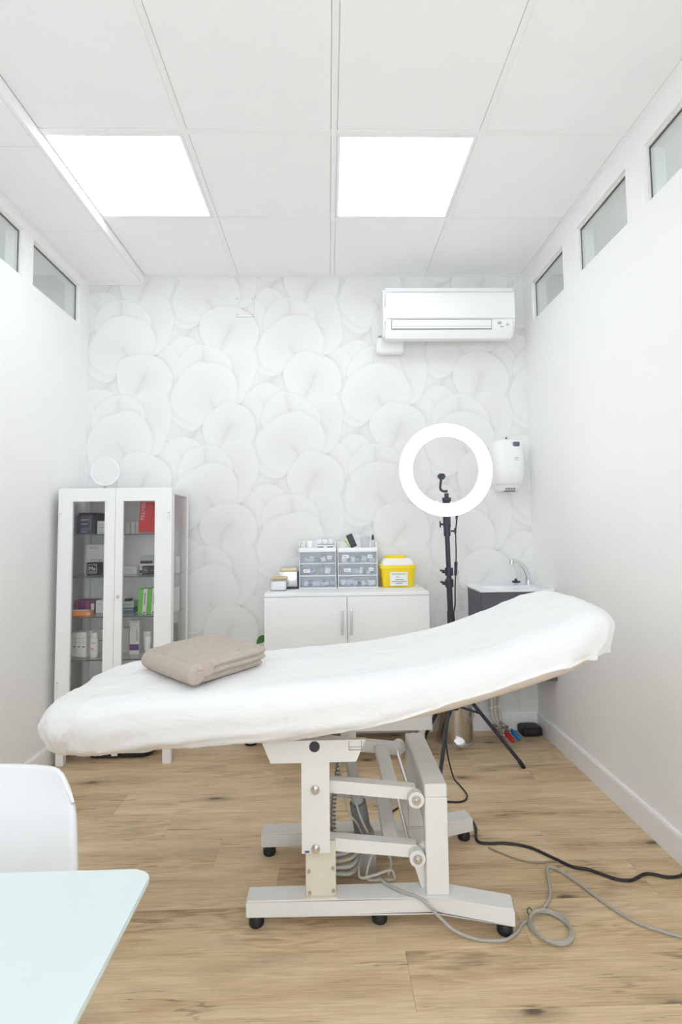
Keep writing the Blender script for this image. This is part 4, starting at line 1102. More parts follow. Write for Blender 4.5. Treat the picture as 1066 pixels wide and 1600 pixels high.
carton('pale cream carton at the left end of the right tray', 0.062, 0.105, 3.115, 0.03, zt0b, 0.045, ivory)

# ---- yellow sharps bin
t = thing('sharps_bin', 'bright yellow medical waste bin with white lid on the sideboard', 'waste bin', (0.400, 3.15, 0.876))
yel = mat('bin_yellow', (0.92, 0.68, 0.01), 0.35); lidm = mat('bin_lid_white', (0.84, 0.83, 0.80), 0.4)
z = 0.8763; c = (0.400, 3.155)
bm = bmesh.new(); superloft(bm, [(z, *c, 0.088, 0.066, 6), (z + 0.004, *c, 0.091, 0.069, 6), (z + 0.108, *c, 0.101, 0.078, 6), (z + 0.109, *c, 0.107, 0.083, 6), (z + 0.126, *c, 0.107, 0.083, 6)], 48); body = obj('bin_body', bm, yel, t)
bm = bmesh.new(); superloft(bm, [(z + 0.1263, *c, 0.098, 0.074, 6), (z + 0.150, *c, 0.090, 0.066, 5), (z + 0.164, *c, 0.078, 0.056, 4)], 48); obj('bin_lid', bm, lidm, t)
bm = bmesh.new(); superloft(bm, [(z + 0.1643, c[0] - 0.01, c[1], 0.058, 0.040, 4), (z + 0.178, c[0] - 0.01, c[1], 0.060, 0.042, 4), (z + 0.181, c[0] - 0.01, c[1], 0.055, 0.038, 4)], 40); obj('lid_flap', bm, yel, t)
yl = 3.155 - 0.0795
lb = obj('paper_label', box(0.350, 0.452, yl, yl + 0.001, z + 0.010, z + 0.088), wht, body, smooth=False)
lb.rotation_euler = (0.0, 0, 0)
gi = mat('ink_green', (0.16, 0.26, 0.17), 0.6)
text_obj('lettering', 'BIOSANITARIOS', 0.0115, gi, lb, (0.401, yl - 0.0004, z + 0.076))
text_obj('lettering', 'RES', 0.011, gi, lb, (0.394, yl - 0.0004, z + 0.060))
bm = bmesh.new()
for a, b, zz in ((0.380, 0.430, 0.042), (0.358, 0.446, 0.031), (0.384, 0.420, 0.021)): bx(bm, a, b, yl - 0.0006, yl - 0.0001, z + zz, z + zz + 0.004)
obj('printed_line', bm, INKG, lb, smooth=False)

# ---- glass jar and steel box
t = thing('square_jar', 'small square glass jar of white cotton with wooden lid', 'jar', (-0.282, 3.0, 0.876))
z = 0.8763
bm = bmesh.new(); bx(bm, -0.328, -0.236, 2.972, 3.052, z, z + 0.066, 0.004, 2); obj('jar_glass', bm, M_CLEAR, t)
obj('cotton', box(-0.322, -0.242, 2.978, 3.046, z + 0.004, z + 0.054, 0.006, 2), M_WHITE, t)
lm = mat('lid_wood', (0.62, 0.46, 0.26), 0.5)
obj('jar_lid', box(-0.326, -0.238, 2.974, 3.050, z + 0.0665, z + 0.076, 0.002), lm, t)
obj('lid_seal', box(-0.315, -0.249, 2.985, 3.040, z + 0.056, z + 0.066), mat('seal_ring', (0.35, 0.27, 0.15), 0.5), t)
t = thing('steel_box', 'brushed steel box with brass coloured rim behind the small jar', 'box', (-0.235, 3.13, 0.876))
bm = bmesh.new(); bx(bm, -0.290, -0.182, 3.075, 3.175, z + 0.012, z + 0.100, 0.005, 2); bd = obj('box_body', bm, M_STEEL, t)
obj('box_base', box(-0.285, -0.187, 3.080, 3.170, z, z + 0.0118), M_BLACKP, t)
obj('side_plate', box(-0.1818, -0.176, 3.085, 3.165, z + 0.004, z + 0.096), M_BLACKP, t)
obj('rim', box(-0.278, -0.184, 3.085, 3.165, z + 0.1003, z + 0.122, 0.003), mat('brass_rim', (0.55, 0.45, 0.30), 0.35, 0.6), t)

# ================================================================== PLANT
t = thing('potted_plant', 'green leafed plant in a tapered white pot left of the sideboard', 'plant', (-0.46, 3.12, 0))
px, py = -0.455, 3.135
bm = bmesh.new(); superloft(bm, [(0.0, px, py, 0.034, 0.034, 2), (0.014, px, py, 0.036, 0.036, 2)], 24); obj('pot_base', bm, M_BLACK, t)
bm = bmesh.new(); superloft(bm, [(0.0143, px, py, 0.040, 0.040, 2), (0.06, px, py, 0.055, 0.055, 2), (0.22, px, py, 0.080, 0.080, 2), (0.23, px, py, 0.082, 0.082, 2), (0.23, px, py, 0.074, 0.074, 2), (0.20, px, py, 0.070, 0.070, 2)], 32); obj('pot', bm, M_WHITE, t)
bm = bmesh.new(); cyl(bm, (px, py, 0.19), (px, py, 0.205), 0.069, n=24); obj('soil', bm, M_SUB, t)
leafm = mat('leaf_green', (0.07, 0.19, 0.04), 0.4, var=0.3, var_scale=30)
def leaf(base, tip, wdt, up=(0, 0, 1)):
    bm = bmesh.new(); b0, t0 = Vector(base), Vector(tip); d = t0 - b0; s = d.cross(Vector(up)).normalized(); n2 = s.cross(d).normalized()
    rows = []
    for i in range(9):
        u = i / 8; w = wdt * sin(pi * min(1, u * 0.96 + 0.04)) ** 0.8; c = b0 + d * u + n2 * (0.12 * d.length * sin(pi * u))
        rows.append([bm.verts.new(c - s * w + n2 * w * 0.2), bm.verts.new(c), bm.verts.new(c + s * w + n2 * w * 0.2)])
    for A, B in zip(rows, rows[1:]):
        for k in (0, 1): bm.faces.new((A[k], A[k + 1], B[k + 1], B[k]))
    return bm
rl = random.Random(4)
for k in range(11):
    a = k * 2.4; h = 0.30 + 0.017 * k; rr = 0.030 + 0.010 * (k % 3)
    m0 = (px + 0.01 * cos(a), py + 0.01 * sin(a), 0.205); m1 = (px + rr * cos(a), py + rr * 0.7 * sin(a), h)
    st = obj('stem', tube(bmesh.new(), [m0, ((m0[0] + m1[0]) / 2 - 0.006 * cos(a), (m0[1] + m1[1]) / 2, (m0[2] + m1[2]) / 2 + 0.03), m1], 0.0022, 6), leafm, t)
    lf = obj('leaf', leaf(m1, (px + (rr + 0.035) * cos(a), py + (rr * 0.7 + 0.03) * sin(a), h - 0.035), 0.018), leafm, t)
obj('stem', tube(bmesh.new(), [(px, py, 0.205), (px + 0.005, py, 0.42), (px + 0.035, py - 0.015, 0.565)], 0.0025, 6), leafm, t)
obj('leaf', leaf((px + 0.035, py - 0.015, 0.565), (px + 0.096, py - 0.02, 0.607), 0.022, (0, 1, 0.3)), leafm, t)

# ================================================================== RING LIGHT
rc = (0.616, 2.75, 1.515)
t = thing('ring_light', 'large lit ring lamp on a black tripod stand', 'ring light', (0.63, 2.78, 0))
bm = ring_torus(bmesh.new(), rc, 0.176, 0.243, 2.738, 2.752, 96, 0.008); obj('ring_diffuser', bm, M_RING, t)
bm = ring_torus(bmesh.new(), rc, 0.174, 0.245, 2.7525, 2.772, 96, 0.003); hs = obj('ring_housing', bm, M_WHITE, t)
for dx in (-0.052, 0.052):
    obj('housing_screw', cylb((rc[0] + dx, 2.7525, 1.352), (rc[0] + dx, 2.765, 1.352), 0.007, n=12), M_STEEL, hs)
# phone clamp in the middle
bm = bmesh.new(); bx(bm, 0.578, 0.606, 2.742, 2.76, 1.465, 1.496, 0.003); bx(bm, 0.571, 0.612, 2.745, 2.757, 1.473, 1.489, 0.002); obj('phone_clamp', bm, M_BLACKP, t)
bm = bmesh.new(); tube(bm, [(0.590, 2.752, 1.466), (0.586, 2.754, 1.44), (0.586, 2.756, 1.415), (0.60, 2.757, 1.404), (0.622, 2.757, 1.404)], 0.0065, 10); obj('clamp_arm', bm, M_BLACKP, t)
bm = bmesh.new(); cyl(bm, (0.617, 2.758, 1.36), (0.617, 2.758, 1.393), 0.012, n=16); bx(bm, 0.600, 0.645, 2.774, 2.79, 1.352, 1.372, 0.002); obj('cold_shoe', bm, M_BLACKP, t)
# head joint
bm = bmesh.new(); bx(bm, 0.603, 0.640, 2.774, 2.80, 1.215, 1.36, 0.004); cyl(bm, (0.6215, 2.787, 1.17), (0.6215, 2.787, 1.23), 0.018, n=20); hd = obj('tilt_head', bm, M_BLACKP, t)
for (xa, xb, zz) in ((0.602, 0.588, 1.232), (0.641, 0.660, 1.196)):
    bm = bmesh.new(); cyl(bm, (xa, 2.785, zz), (xb, 2.783, zz), 0.005, n=10)
    bx(bm, min(xb, xb + (xb - xa) * 0.4), max(xb, xb + (xb - xa) * 0.4), 2.775, 2.792, zz - 0.018, zz + 0.018, 0.003); obj('clamp_knob', bm, M_BLACKP, hd)
pole_x, pole_y = 0.628, 2.787
obj('upper_pole', cylb((0.6215, 2.787, 1.17), (0.6255, 2.787, 0.95), 0.0125, n=18), M_BLACKP, t)
obj('middle_pole', cylb((0.6255, 2.787, 0.95), (0.628, 2.787, 0.78), 0.015, n=18), M_BLACKP, t)
obj('lower_pole', cylb((0.628, 2.787, 0.78), (0.632, 2.787, 0.285), 0.0175, n=18), M_BLACKP, t)
for zz in (0.985, 0.925):
    bm = bmesh.new(); cyl(bm, (0.6265, 2.787, zz - 0.02), (0.6265, 2.787, zz + 0.02), 0.0215, n=20)
    bx(bm, 0.588, 0.61, 2.775, 2.79, zz - 0.008, zz + 0.010, 0.003); bx(bm, 0.578, 0.592, 2.774, 2.788, zz + 0.002, zz + 0.012, 0.002)
    obj('pole_clamp', bm, M_BLACKP, t)
hub = (0.632, 2.787)
bm = bmesh.new(); cyl(bm, (*hub, 0.385), (*hub, 0.425), 0.028, n=20); obj('leg_collar', bm, M_BLACKP, t)
bm = bmesh.new(); cyl(bm, (*hub, 0.285), (*hub, 0.312), 0.026, n=20); obj('brace_collar', bm, M_BLACKP, t)
for (fx, fy) in ((0.968, 2.749), (0.480, 2.485), (0.525, 3.10)):
    dv = Vector((fx - hub[0], fy - hub[1], 0)); l = dv.length; dv.normalize()
    p0 = Vector((*hub, 0.405)) + dv * 0.026; p1 = Vector((fx, fy, 0.012))
    L_ = obj('tripod_leg', cylb(p0, p1 + (p0 - p1) * 0.02, 0.0095, n=12), M_BLACKP, t)
    obj('leg_tip', cylb(Vector((fx, fy, 0.0)) + dv * 0.004, p1 + (p0 - p1) * 0.06, 0.0105, 0.0115, 12), M_BLACK, L_)
    pm = p0 + (p1 - p0) * 0.36
    obj('brace', cylb(Vector((*hub, 0.298)) + dv * 0.024, pm, 0.006, n=8), M_BLACKP, t)
# its cord
bm = bmesh.new()
tube(bm, [(0.672, 2.775, 1.275), (0.672, 2.782, 1.245), (0.668, 2.79, 1.19), (0.667, 2.79, 1.08), (0.664, 2.79, 1.02), (0.661, 2.79, 0.98), (0.656, 2.79, 0.88), (0.655, 2.79, 0.82), (0.646, 2.785, 0.77), (0.64, 2.76, 0.70), (0.62, 2.74, 0.5), (0.58, 2.73, 0.28), (0.575, 2.71, 0.12), (0.590, 2.65, 0.012), (0.603, 2.58, 0.0045), (0.613, 2.48, 0.0045), (0.575, 2.425, 0.0045), (0.49, 2.43, 0.0045), (0.36, 2.44, 0.0045), (0.26, 2.36, 0.0045), (0.22, 2.33, 0.0045)], 0.0036, 8)
cd = obj('lamp_cord', bm, M_BLACK, t)
obj('inline_switch', cylb((0.6645, 2.788, 1.035), (0.6605, 2.788, 0.965), 0.0085, 0.007, 12), M_BLACKP, cd)
obj('cord_plug', cylb((0.672, 2.777, 1.285), (0.672, 2.779, 1.255), 0.0075, 0.005, 12), M_BLACKP, cd)

# ================================================================== AIR CONDITIONER
t = thing('air_conditioner', 'white wall mounted air conditioner high on the back wall', 'air conditioner', (0.73, 3.16, 2.335))
pr = [(3.2665, 2.412), (3.195, 2.410), (3.15, 2.345), (3.105, 2.345), (3.080, 2.385), (3.068, 2.440), (3.064, 2.520), (3.066, 2.625), (3.076, 2.645), (3.10, 2.653), (3.2665, 2.653)]
bm = prism(bmesh.new(), pr, 'x', 0.338, 1.124)
bmesh.ops.bevel(bm, geom=[e for e in bm.edges if abs(e.verts[0].co.x - e.verts[1].co.x) < 1e-6 and min(e.verts[0].co.y, e.verts[1].co.y) < 3.14 and (e.verts[0].co.y < 3.26 or e.verts[1].co.y < 3.26)], offset=0.014, segments=4, affect='EDGES')
ab = obj('ac_body', bm, M_WHITE, t)
pf = [(3.0635, 2.450), (3.0570, 2.455), (3.0555, 2.52), (3.0570, 2.606), (3.0635, 2.610)]
bm = prism(bmesh.new(), pf, 'x', 0.358, 1.120); obj('front_panel', bm, M_WHITE, t)
obj('top_strip', prism(bmesh.new(), [(3.0650, 2.613), (3.0585, 2.616), (3.064, 2.634), (3.0700, 2.641), (3.0745, 2.641)], 'x', 0.358, 1.112), M_WHITE, t)
slot = prism(bmesh.new(), [(3.0755, 2.391), (3.0645, 2.4465), (3.0700, 2.4465), (3.0810, 2.391)], 'x', 0.385, 0.985); obj('outlet_slot', slot, M_DGREY, ab, smooth=False)
fl = prism(bmesh.new(), [(3.0725, 2.396), (3.0615, 2.4435), (3.0650, 2.4435), (3.0760, 2.396)], 'x', 0.389, 0.981); fo = obj('louver_flap', fl, M_WHITE, t, smooth=False)
obj('flap_groove', prism(bmesh.new(), [(3.0697, 2.4075), (3.0692, 2.4095), (3.0712, 2.4095), (3.0717, 2.4075)], 'x', 0.389, 0.981), M_GREY, fo, smooth=False)
yp = 3.0665
obj('status_window', prism(bmesh.new(), [(3.0690, 2.420), (3.0660, 2.434), (3.0700, 2.434), (3.0740, 2.420)], 'x', 1.020, 1.042), M_GREY, ab, smooth=False)
obj('status_window', prism(bmesh.new(), [(3.0730, 2.403), (3.0712, 2.409), (3.0760, 2.409), (3.0780, 2.403)], 'x', 1.035, 1.055), M_GREY, ab, smooth=False)
bm = bmesh.new(); cyl(bm, (1.080, 3.0685, 2.4205), (1.080, 3.073, 2.4195), 0.0085, n=20); bt_ = obj('power_button', bm, M_GREY, ab)
bm = bmesh.new(); cyl(bm, (1.080, 3.0672, 2.4207), (1.080, 3.0684, 2.4205), 0.0055, n=18); obj('button_face', bm, M_WHITE, bt_)

t = thing('junction_box', 'small rounded white plastic box on the wall under the left end of the air conditioner', 'junction box', (0.395, 3.23, 2.293))
bm = bmesh.new(); bx(bm, 0.309, 0.479, 3.205, 3.2665, 2.293, 2.398, 0.022, 5); jb = obj('box_cover', bm, M_WHITE, t)
obj('box_back', box(0.322, 0.466, 3.215, 3.2665, 2.3985, 2.406), M_GREY, t)

# papered cover plate
t = thing('wall_plate', 'square cover plate papered over with the wallpaper, high on the back wall', 'cover plate', (-0.509, 3.26, 2.545))
o = obj('plate', box(-0.569, -0.449, 3.259, 3.2665, 2.546, 2.677, 0.002), M_PAPER, t)
for x in (-0.556, -0.462):
    for z in (2.560, 2.663): obj('screw', cylb((x, 3.2575, z), (x, 3.259, z), 0.004, n=12), M_GREY, o)

# ================================================================== DISPENSER
t = thing('paper_dispenser', 'rounded white wall dispenser above the wash basin, right of the ring lamp', 'dispenser', (1.100, 3.2, 1.43))
def half_loft(secs, n=40, yb=3.2665):
    bm = bmesh.new(); rings = []
    for (z, cx, w, d, p) in secs:
        R = []
        for i in range(n + 1):
            a = pi + pi * i / n; c_, s_ = cos(a), sin(a)
            R.append(bm.verts.new((cx + w * math.copysign(abs(c_) ** (2 / p), c_), yb + d * math.copysign(abs(s_) ** (2 / p), s_), z)))
        rings.append(R)
    for A, B in zip(rings, rings[1:]):
        for i in range(n): bm.faces.new((A[i], A[i + 1], B[i + 1], B[i]))
        bm.faces.new((A[n], A[0], B[0], B[n]))
    bm.faces.new(rings[0][::-1]); bm.faces.new(rings[-1]); return bm
secs = [(1.470, 1.100, 0.086, 0.090, 3.2), (1.490, 1.100, 0.096, 0.108, 3.2), (1.56, 1.100, 0.101, 0.118, 3.4), (1.64, 1.100, 0.100, 0.117, 3.6), (1.705, 1.100, 0.094, 0.108, 4), (1.735, 1.100, 0.086, 0.096, 4), (1.746, 1.100, 0.076, 0.084, 4), (1.750, 1.100, 0.060, 0.070, 4)]
db = obj('dispenser_cover', half_loft(secs), M_WHITE, t)
obj('lower_housing', half_loft([(1.432, 1.100, 0.066, 0.062, 3), (1.440, 1.100, 0.074, 0.074, 3), (1.4695, 1.100, 0.084, 0.088, 3.2)]), M_WHITE, t)
bm = bmesh.new(); superloft(bm, [(1.4300, 1.105, 3.215, 0.038, 0.022, 2), (1.4340, 1.105, 3.215, 0.038, 0.022, 2)], 24); obj('outlet', bm, M_DGREY, t)
for k in range(4): obj('outlet_tooth', cylb((1.080 + 0.016 * k, 3.200, 1.449), (1.080 + 0.016 * k, 3.188, 1.446), 0.0065, n=10), M_DGREY, t)
bm = bmesh.new(); bx(bm, 1.118, 1.158, 3.150, 3.178, 1.700, 1.728, 0.008, 3); obj('window', bm, mat('smoky_window', (0.13, 0.13, 0.18), 0.25), db)
obj('logo', box(1.118, 1.146, 3.1475, 3.1490, 1.628, 1.631), INKG, db, smooth=False)
obj('logo', box(1.119, 1.144, 3.1473, 3.1488, 1.614, 1.617), mat('ink_blue_pale', (0.4, 0.42, 0.6), 0.5), db, smooth=False)
bm = bmesh.new(); cyl(bm, (1.100, 3.225, 1.7503), (1.100, 3.225, 1.758), 0.006, n=10); cyl(bm, (1.100, 3.225, 1.758), (1.100, 3.225, 1.770), 0.0035, n=10); obj('key', bm, M_BLACKP, t)

# ================================================================== WASH BASIN
wb = thing('wash_basin', 'wall hung white wash basin on a dark grey cabinet in the right corner', 'wash basin', (1.05, 3.1, 0.35))
bx0, bx1, by0, by1, bzt = 0.838, 1.2535, 2.96, 3.2665, 0.866
obj('vanity_body', box(bx0 + 0.006, bx1, by0 + 0.024, by1, 0.36, bzt - 0.0125), mat('vanity_grey', (0.10, 0.105, 0.125), 0.5), wb, smooth=False)
dr = obj('vanity_door', box(bx0 + 0.008, bx1 - 0.004, by0 + 0.006, by0 + 0.0235, 0.365, bzt - 0.0140, 0.001), MATS['vanity_grey'], wb, smooth=False)
obj('side_trim', box(bx0, bx0 + 0.0055, by1 - 0.012, by1, 0.36, bzt - 0.0125), M_TRIM, wb, smooth=False)
# basin with a hollow bowl
bm = bmesh.new()
outer = rrect(bx0, bx1, by0, by1, 0.006, 3); inner = rrect(bx0 + 0.05, bx1 - 0.06, by0 + 0.03, by1 - 0.10, 0.04, 3)
rows = [[bm.verts.new((x, y, z)) for x, y in pts] for pts, z in ((outer, bzt - 0.012), (outer, bzt - 0.003), (rrect(bx0 + 0.003, bx1 - 0.003, by0 + 0.003, by1 - 0.003, 0.006, 3), bzt), (inner, bzt), (rrect(bx0 + 0.055, bx1 - 0.065, by0 + 0.035, by1 - 0.105, 0.04, 3), bzt - 0.006), (rrect(bx0 + 0.08, bx1 - 0.09, by0 + 0.06, by1 - 0.125, 0.03, 3), bzt - 0.0115))]
for A, B in zip(rows, rows[1:]):
    for i in range(len(A)): bm.faces.new((A[i], A[(i + 1) % len(A)], B[(i + 1) % len(A)], B[i]))
bm.faces.new(rows[-1]); bm.faces.new(rows[0][::-1])
obj('basin', bm, mat('ceramic', (0.86, 0.86, 0.88), 0.15), wb)
fx, fy = 1.196, 3.20
fc = thing('faucet', 'chrome curved faucet on the wash basin', 'faucet', (fx, fy, bzt))
bm = bmesh.new(); cyl(bm, (fx, fy, bzt + 0.0003), (fx, fy, bzt + 0.008), 0.024, n=24); cyl(bm, (fx, fy, bzt + 0.008), (fx, fy, bzt + 0.03), 0.017, 0.016, n=24); obj('faucet_base', bm, M_CHROME, fc)
bm = bmesh.new(); tube(bm, [(fx, fy, bzt + 0.028), (fx - 0.004, fy - 0.004, bzt + 0.060), (fx - 0.028, fy - 0.018, bzt + 0.105), (fx - 0.068, fy - 0.04, bzt + 0.138), (fx - 0.115, fy - 0.065, bzt + 0.152)], lambda s: 0.0145 - 0.003 * s, 16); sp_ = obj('spout', bm, M_CHROME, fc)
obj('aerator', cylb((fx - 0.118, fy - 0.066, bzt + 0.156), (fx - 0.122, fy - 0.068, bzt + 0.128), 0.0125, n=16), M_STEEL, sp_)
kb = thing('tap_knob', 'black star shaped tap knob standing beside the faucet', 'tap', (1.118, 3.19, bzt))
bm = bmesh.new(); cyl(bm, (1.118, 3.19, bzt + 0.0003), (1.118, 3.19, bzt + 0.016), 0.010, n=14); obj('knob_stem', bm, M_STEEL, kb)
bm = bmesh.new(); superloft(bm, [(bzt + 0.0163, 1.118, 3.19, 0.022, 0.022, 2), (bzt + 0.026, 1.118, 3.19, 0.022, 0.022, 2), (bzt + 0.028, 1.118, 3.19, 0.009, 0.009, 2), (bzt + 0.040, 1.118, 3.19, 0.007, 0.007, 2)], 18)
for k in range(3): bx(bm, 1.118 + 0.018 * cos(k * 2.1) - 0.007, 1.118 + 0.018 * cos(k * 2.1) + 0.007, 3.19 + 0.018 * sin(k * 2.1) - 0.007, 3.19 + 0.018 * sin(k * 2.1) + 0.007, bzt + 0.015, bzt + 0.027, 0.002)
obj('knob_head', bm, M_BLACKP, kb)
# pipes and valves under the basin
pv = thing('water_pipes', 'cream water pipes with metal valves and red and blue levers under the basin', 'pipes', (0.98, 3.15, 0.0))
pm_ = mat('pipe_cream', (0.62, 0.59, 0.53), 0.5)
for k, (xa, xb) in enumerate(((0.945, 0.975), (0.968, 0.995), (0.996, 0.985))):
    bm = bmesh.new(); tube(bm, [(xa, 3.20 - 0.02 * (k == 0), 0.36), (xa, 3.20 - 0.02 * (k == 0), 0.20), (xa + 0.003, 3.19 - 0.02 * (k == 0), 0.10), (xb, 3.15, 0.055)], 0.009, 10); obj('pipe', bm, pm_, pv)
    for zz in (0.30, 0.16): obj('pipe_clip', cylb((xa, 3.20 - 0.02 * (k == 0), zz - 0.003), (xa, 3.20 - 0.02 * (k == 0), zz + 0.003), 0.0115, n=10), M_WHITE, pv)
for k, (x, y, mcol) in enumerate(((0.985, 3.035, mat('lever_red', (0.45, 0.01, 0.02), 0.35)), (1.030, 3.065, mat('lever_blue', (0.01, 0.17, 0.50), 0.35)))):
    bm = bmesh.new()
    cyl(bm, (x - 0.040, y + 0.105, 0.075), (x - 0.004, y + 0.012, 0.040), 0.011, n=14); cyl(bm, (x - 0.034, y + 0.088, 0.069), (x - 0.028, y + 0.072, 0.063), 0.017, n=6)
    cyl(bm, (x - 0.014, y + 0.036, 0.049), (x - 0.008, y + 0.020, 0.043), 0.017, n=6); cyl(bm, (x - 0.021, y + 0.054, 0.056), (x - 0.019, y + 0.050, 0.078), 0.009, n=10)
    v = obj('valve', bm, M_STEEL, pv)
    bm = bmesh.new(); cyl(bm, (x - 0.006, y + 0.020, 0.067), (x + 0.002, y - 0.005, 0.058), 0.006, 0.0135, n=12); cyl(bm, (x + 0.002, y - 0.005, 0.058), (x + 0.014, y - 0.040, 0.042), 0.0135, 0.0135, n=12); cyl(bm, (x + 0.014, y - 0.040, 0.042), (x + 0.017, y - 0.050, 0.037), 0.0125, 0.008, n=12)
    obj('lever', bm, mcol, v)

# ================================================================== STEP BIN
sbn = thing('pedal_bin', 'polished steel pedal bin on the floor behind the tripod', 'bin', (0.712, 3.12, 0))
px, py = 0.712, 3.125
bm = bmesh.new(); superloft(bm, [(0.012, px, py, 0.103, 0.103, 2), (0.26, px, py, 0.103, 0.103, 2)], 48); obj('bin_body', bm, M_STEEL, sbn)
bm = bmesh.new(); superloft(bm, [(0.0, px, py, 0.104, 0.104, 2), (0.003, px, py, 0.107, 0.107, 2), (0.0118, px, py, 0.107, 0.107, 2)], 48); obj('bin_base', bm, M_GREY, sbn)
bm = bmesh.new(); superloft(bm, [(0.2603, px, py, 0.105, 0.105, 2), (0.272, px, py, 0.105, 0.105, 2), (0.292, px, py, 0.085, 0.085, 2), (0.300, px, py, 0.04, 0.04, 2)], 40); obj('bin_lid', bm, M_STEEL, sbn)
bm = bmesh.new(); prism(bm, [(px - 0.030, py - 0.100), (px + 0.030, py - 0.100), (px + 0.026, py - 0.150), (px + 0.010, py - 0.166), (px - 0.010, py - 0.166), (px - 0.026, py - 0.150)], 'z', 0.026, 0.034)
obj('pedal', bm, M_CHROME, sbn)
obj('pedal_guard', cylb((px, py - 0.095, 0.018), (px, py - 0.106, 0.018), 0.035, n=24), M_CHROME, sbn)
bm = bmesh.new(); bx(bm, px + 0.077, px + 0.094, py - 0.085, py - 0.060, 0.150, 0.175, 0.003); obj('handle_lug', bm, M_STEEL, sbn)

# black bait box in the corner
t = thing('bait_box', 'small black plastic box on the floor in the right back corner', 'box', (1.172, 3.20, 0))
bm = bmesh.new(); superloft(bm, [(0.0, 1.172, 3.195, 0.056, 0.046, 6), (0.008, 1.172, 3.195, 0.060, 0.050, 6), (0.030, 1.172, 3.195, 0.060, 0.050, 6)], 40); b_ = obj('box_base', bm, M_BLACK, t)
bm = bmesh.new(); superloft(bm, [(0.0303, 1.172, 3.195, 0.061, 0.051, 6), (0.040, 1.172, 3.195, 0.060, 0.050, 6), (0.049, 1.172, 3.195, 0.050, 0.040, 5), (0.050, 1.172, 3.195, 0.03, 0.025, 5)], 40); obj('box_lid', bm, M_BLACK, t)
obj('latch', box(1.150, 1.195, 3.1405, 3.1437, 0.018, 0.034, 0.001), M_BLACKP, b_)

# ================================================================== FLOOR CABLES
def cable(name, label, pts, r, m):
    o = obj(name, tube(bmesh.new(), pts, r, 8), m); tag(o, label, 'cable'); return o
R_ = 0.0052
cable('power_cable', 'thick black power cable winding over the floor to the right wall', [(0.565, 2.30, R_), (0.578, 2.275, R_), (0.578, 2.215, R_), (0.562, 2.15, R_), (0.565, 2.118, R_), (0.60, 2.108, R_), (0.67, 2.105, R_), (0.745, 2.075, R_), (0.80, 2.015, R_), (0.852, 1.955, R_), (0.90, 1.938, R_), (0.94, 1.905, R_), (0.975, 1.880, R_), (1.02, 1.875, R_), (1.09, 1.905, R_), (1.15, 1.885, R_), (1.20, 1.890, R_), (1.236, 1.92, R_)], R_, M_BLACK)
r2 = 0.0036
cable('grey_cable', 'thin grey cable crossing under the black power cable on the floor', [(0.590, 2.085, r2), (0.62, 2.055, r2), (0.68, 2.005, r2), (0.74, 1.985, r2), (0.79, 1.990, r2), (0.815, 1.985, r2)], 0.0026, mat('thin_cord', (0.30, 0.25, 0.20), 0.6))
# coiled control cable: from the motor, over the rail, coil, away to the right
pts = [(0.150, 1.772, 0.100), (0.175, 1.74, 0.097), (0.215, 1.71, 0.096), (0.25, 1.692, 0.094), (0.275, 1.682, 0.085), (0.315, 1.672, 0.05), (0.36, 1.655, 0.018), (0.42, 1.635, 0.006), (0.475, 1.628, 0.005), (0.51, 1.632, 0.005), (0.55, 1.660, 0.005), (0.575, 1.690, 0.005), (0.60, 1.705, 0.005)]
cc = (0.655, 1.672)
def coil(a, rx, ry, z): return (cc[0] + rx * cos(a), cc[1] + ry * sin(a), z)
a = 2.4
for k in range(27):
    a2 = a - k * 2 * pi * 2.15 / 26
    pts.append(coil(a2, 0.058 + 0.003 * sin(k * 1.3), 0.066 + 0.003 * cos(k * 0.9), 0.005 + 0.0028 * (k / 8.7)))
pts += [(0.66, 1.745, 0.008), (0.70, 1.79, 0.006), (0.725, 1.84, 0.006), (0.742, 1.90, 0.006), (0.758, 1.945, 0.006), (0.775, 1.955, 0.006), (0.80, 1.93, 0.006), (0.835, 1.86, 0.006), (0.875, 1.76, 0.006), (0.925, 1.68, 0.006), (1.00, 1.63, 0.006), (1.07, 1.60, 0.006), (1.15, 1.60, 0.006), (1.22, 1.605, 0.006)]
cable('control_cable', 'grey control cable draped over the bed base and coiled on the floor', pts, 0.0046, M_CORD)
o = cable('cable_tie', 'small green twist tie on the coiled grey cable', [(0.612, 1.722, 0.004), (0.606, 1.728, 0.014), (0.613, 1.733, 0.022), (0.62, 1.728, 0.018), (0.617, 1.72, 0.005)], 0.0018, mat('tie_green', (0.05, 0.12, 0.05), 0.6)); o['category'] = 'cable tie'

# ================================================================== TABLE (near, left)
tb = thing('glass_table', 'white frosted glass table top with green tinted edge in the lower left', 'table', (-0.75, 0.30, 0))
tx0, tx1, ty0, ty1, tz = -1.35, -0.243, -0.28, 0.762, 0.75
bm = prism(bmesh.new(), rrect(tx0, tx1, ty0, ty1, 0.022, 8), 'z', tz - 0.008, tz)
bmesh.ops.bevel(bm, geom=[e for e in bm.edges if abs(e.verts[0].co.z - e.verts[1].co.z) < 1e-6], offset=0.0018, segments=2, affect='EDGES')
obj('table_top', bm, mat('frosted_mint_glass', (0.635, 0.705, 0.705), 0.2), tb)
bm = prism(bmesh.new(), rrect(tx0 + 0.0, tx1 + 0.0004, ty0, ty1 + 0.0004, 0.022, 8), 'z', tz - 0.0060, tz - 0.0022); obj('edge_band', bm, mat('glass_edge_green', (0.66, 0.77, 0.735), 0.15), tb)
obj('apron', box(tx0 + 0.10, tx1 - 0.12, ty0 + 0.10, ty1 - 0.12, tz - 0.05, tz - 0.0085), M_WHITE, tb)
for x in (tx0 + 0.12, tx1 - 0.14):
    for y in (ty0 + 0.12, ty1 - 0.16): obj('leg', box(x - 0.02, x + 0.02, y - 0.02, y + 0.02, 0.0, tz - 0.0505, 0.002), M_WHITE, tb)

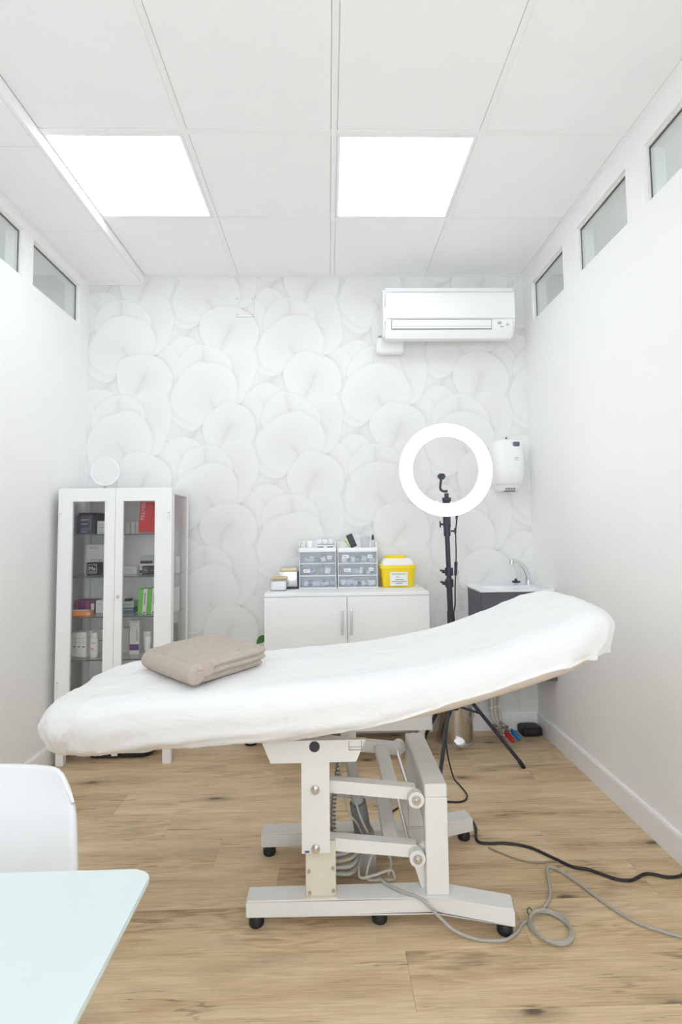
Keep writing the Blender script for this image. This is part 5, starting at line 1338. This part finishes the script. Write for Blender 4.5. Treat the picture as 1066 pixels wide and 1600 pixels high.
# ================================================================== CHAIR
ch = thing('shell_chair', 'white plastic shell chair pushed up behind the glass table', 'chair', (-0.65, 0.8, 0))
prof = [(0.985, 0.806), (0.975, 0.77), (0.958, 0.70), (0.940, 0.62), (0.925, 0.54), (0.895, 0.475), (0.845, 0.447), (0.76, 0.440), (0.66, 0.442), (0.57, 0.452), (0.535, 0.445), (0.525, 0.425)]
PP = spline([(0, a, b) for a, b in prof], 4); nP = len(PP)
bm = bmesh.new(); grid = []; nu = 32
for j, p in enumerate(PP):
    s = j / (nP - 1); rowv = []
    hw = 0.205 + 0.018 * sin(pi * s) + 0.008 * s
    for i in range(nu + 1):
        u = -1 + 2 * i / nu
        au = abs(u)
        fr = max(0, 1 - s / 0.22)
        dz = -0.050 * fr * max(0, (au - 0.70) / 0.30) ** 3.0 + 0.004 * fr * au
        wx = hw * (u if True else u)
        bend = 0.045 * au ** 2.4 * (1 - min(1, s / 0.55)) + 0.012
        lift = 0.030 * au ** 2.5 * min(1, max(0, (s - 0.35) / 0.3)) * (1 - 0.7 * max(0, (s - 0.85) / 0.15))
        rowv.append(bm.verts.new((-0.632 + wx * (1 - 0.03 * fr * max(0, (au - 0.8) / 0.2)), p.y - bend, p.z + dz + lift)))
    grid.append(rowv)
for A, B in zip(grid, grid[1:]):
    for i in range(nu): bm.faces.new((A[i], A[i + 1], B[i + 1], B[i]))
sh = obj('seat_shell', bm, mat('chair_white', (0.72, 0.72, 0.735), 0.38), ch)
sm = sh.modifiers.new('thickness', 'SOLIDIFY'); sm.thickness = 0.007; sm.offset = 0
legm = mat('chair_leg_grey', (0.20, 0.17, 0.19), 0.5)
for (xa, ya, xb, yb2) in ((-0.56, 0.82, -0.425, 0.985), (-0.745, 0.82, -0.88, 0.985), (-0.56, 0.64, -0.44, 0.52), (-0.745, 0.64, -0.865, 0.52)):
    obj('leg', cylb((xb, yb2, 0.0), (xa, ya, 0.437), 0.011, 0.014, 14), legm, ch)
for s0, s1 in (((-0.56, 0.82), (-0.745, 0.64)), ((-0.745, 0.82), (-0.56, 0.64))):
    obj('seat_brace', cylb((*s0, 0.428), (*s1, 0.428), 0.007, n=8), legm, ch)

for o in bpy.data.objects:
    if 'world_parts' in o: del o['world_parts']
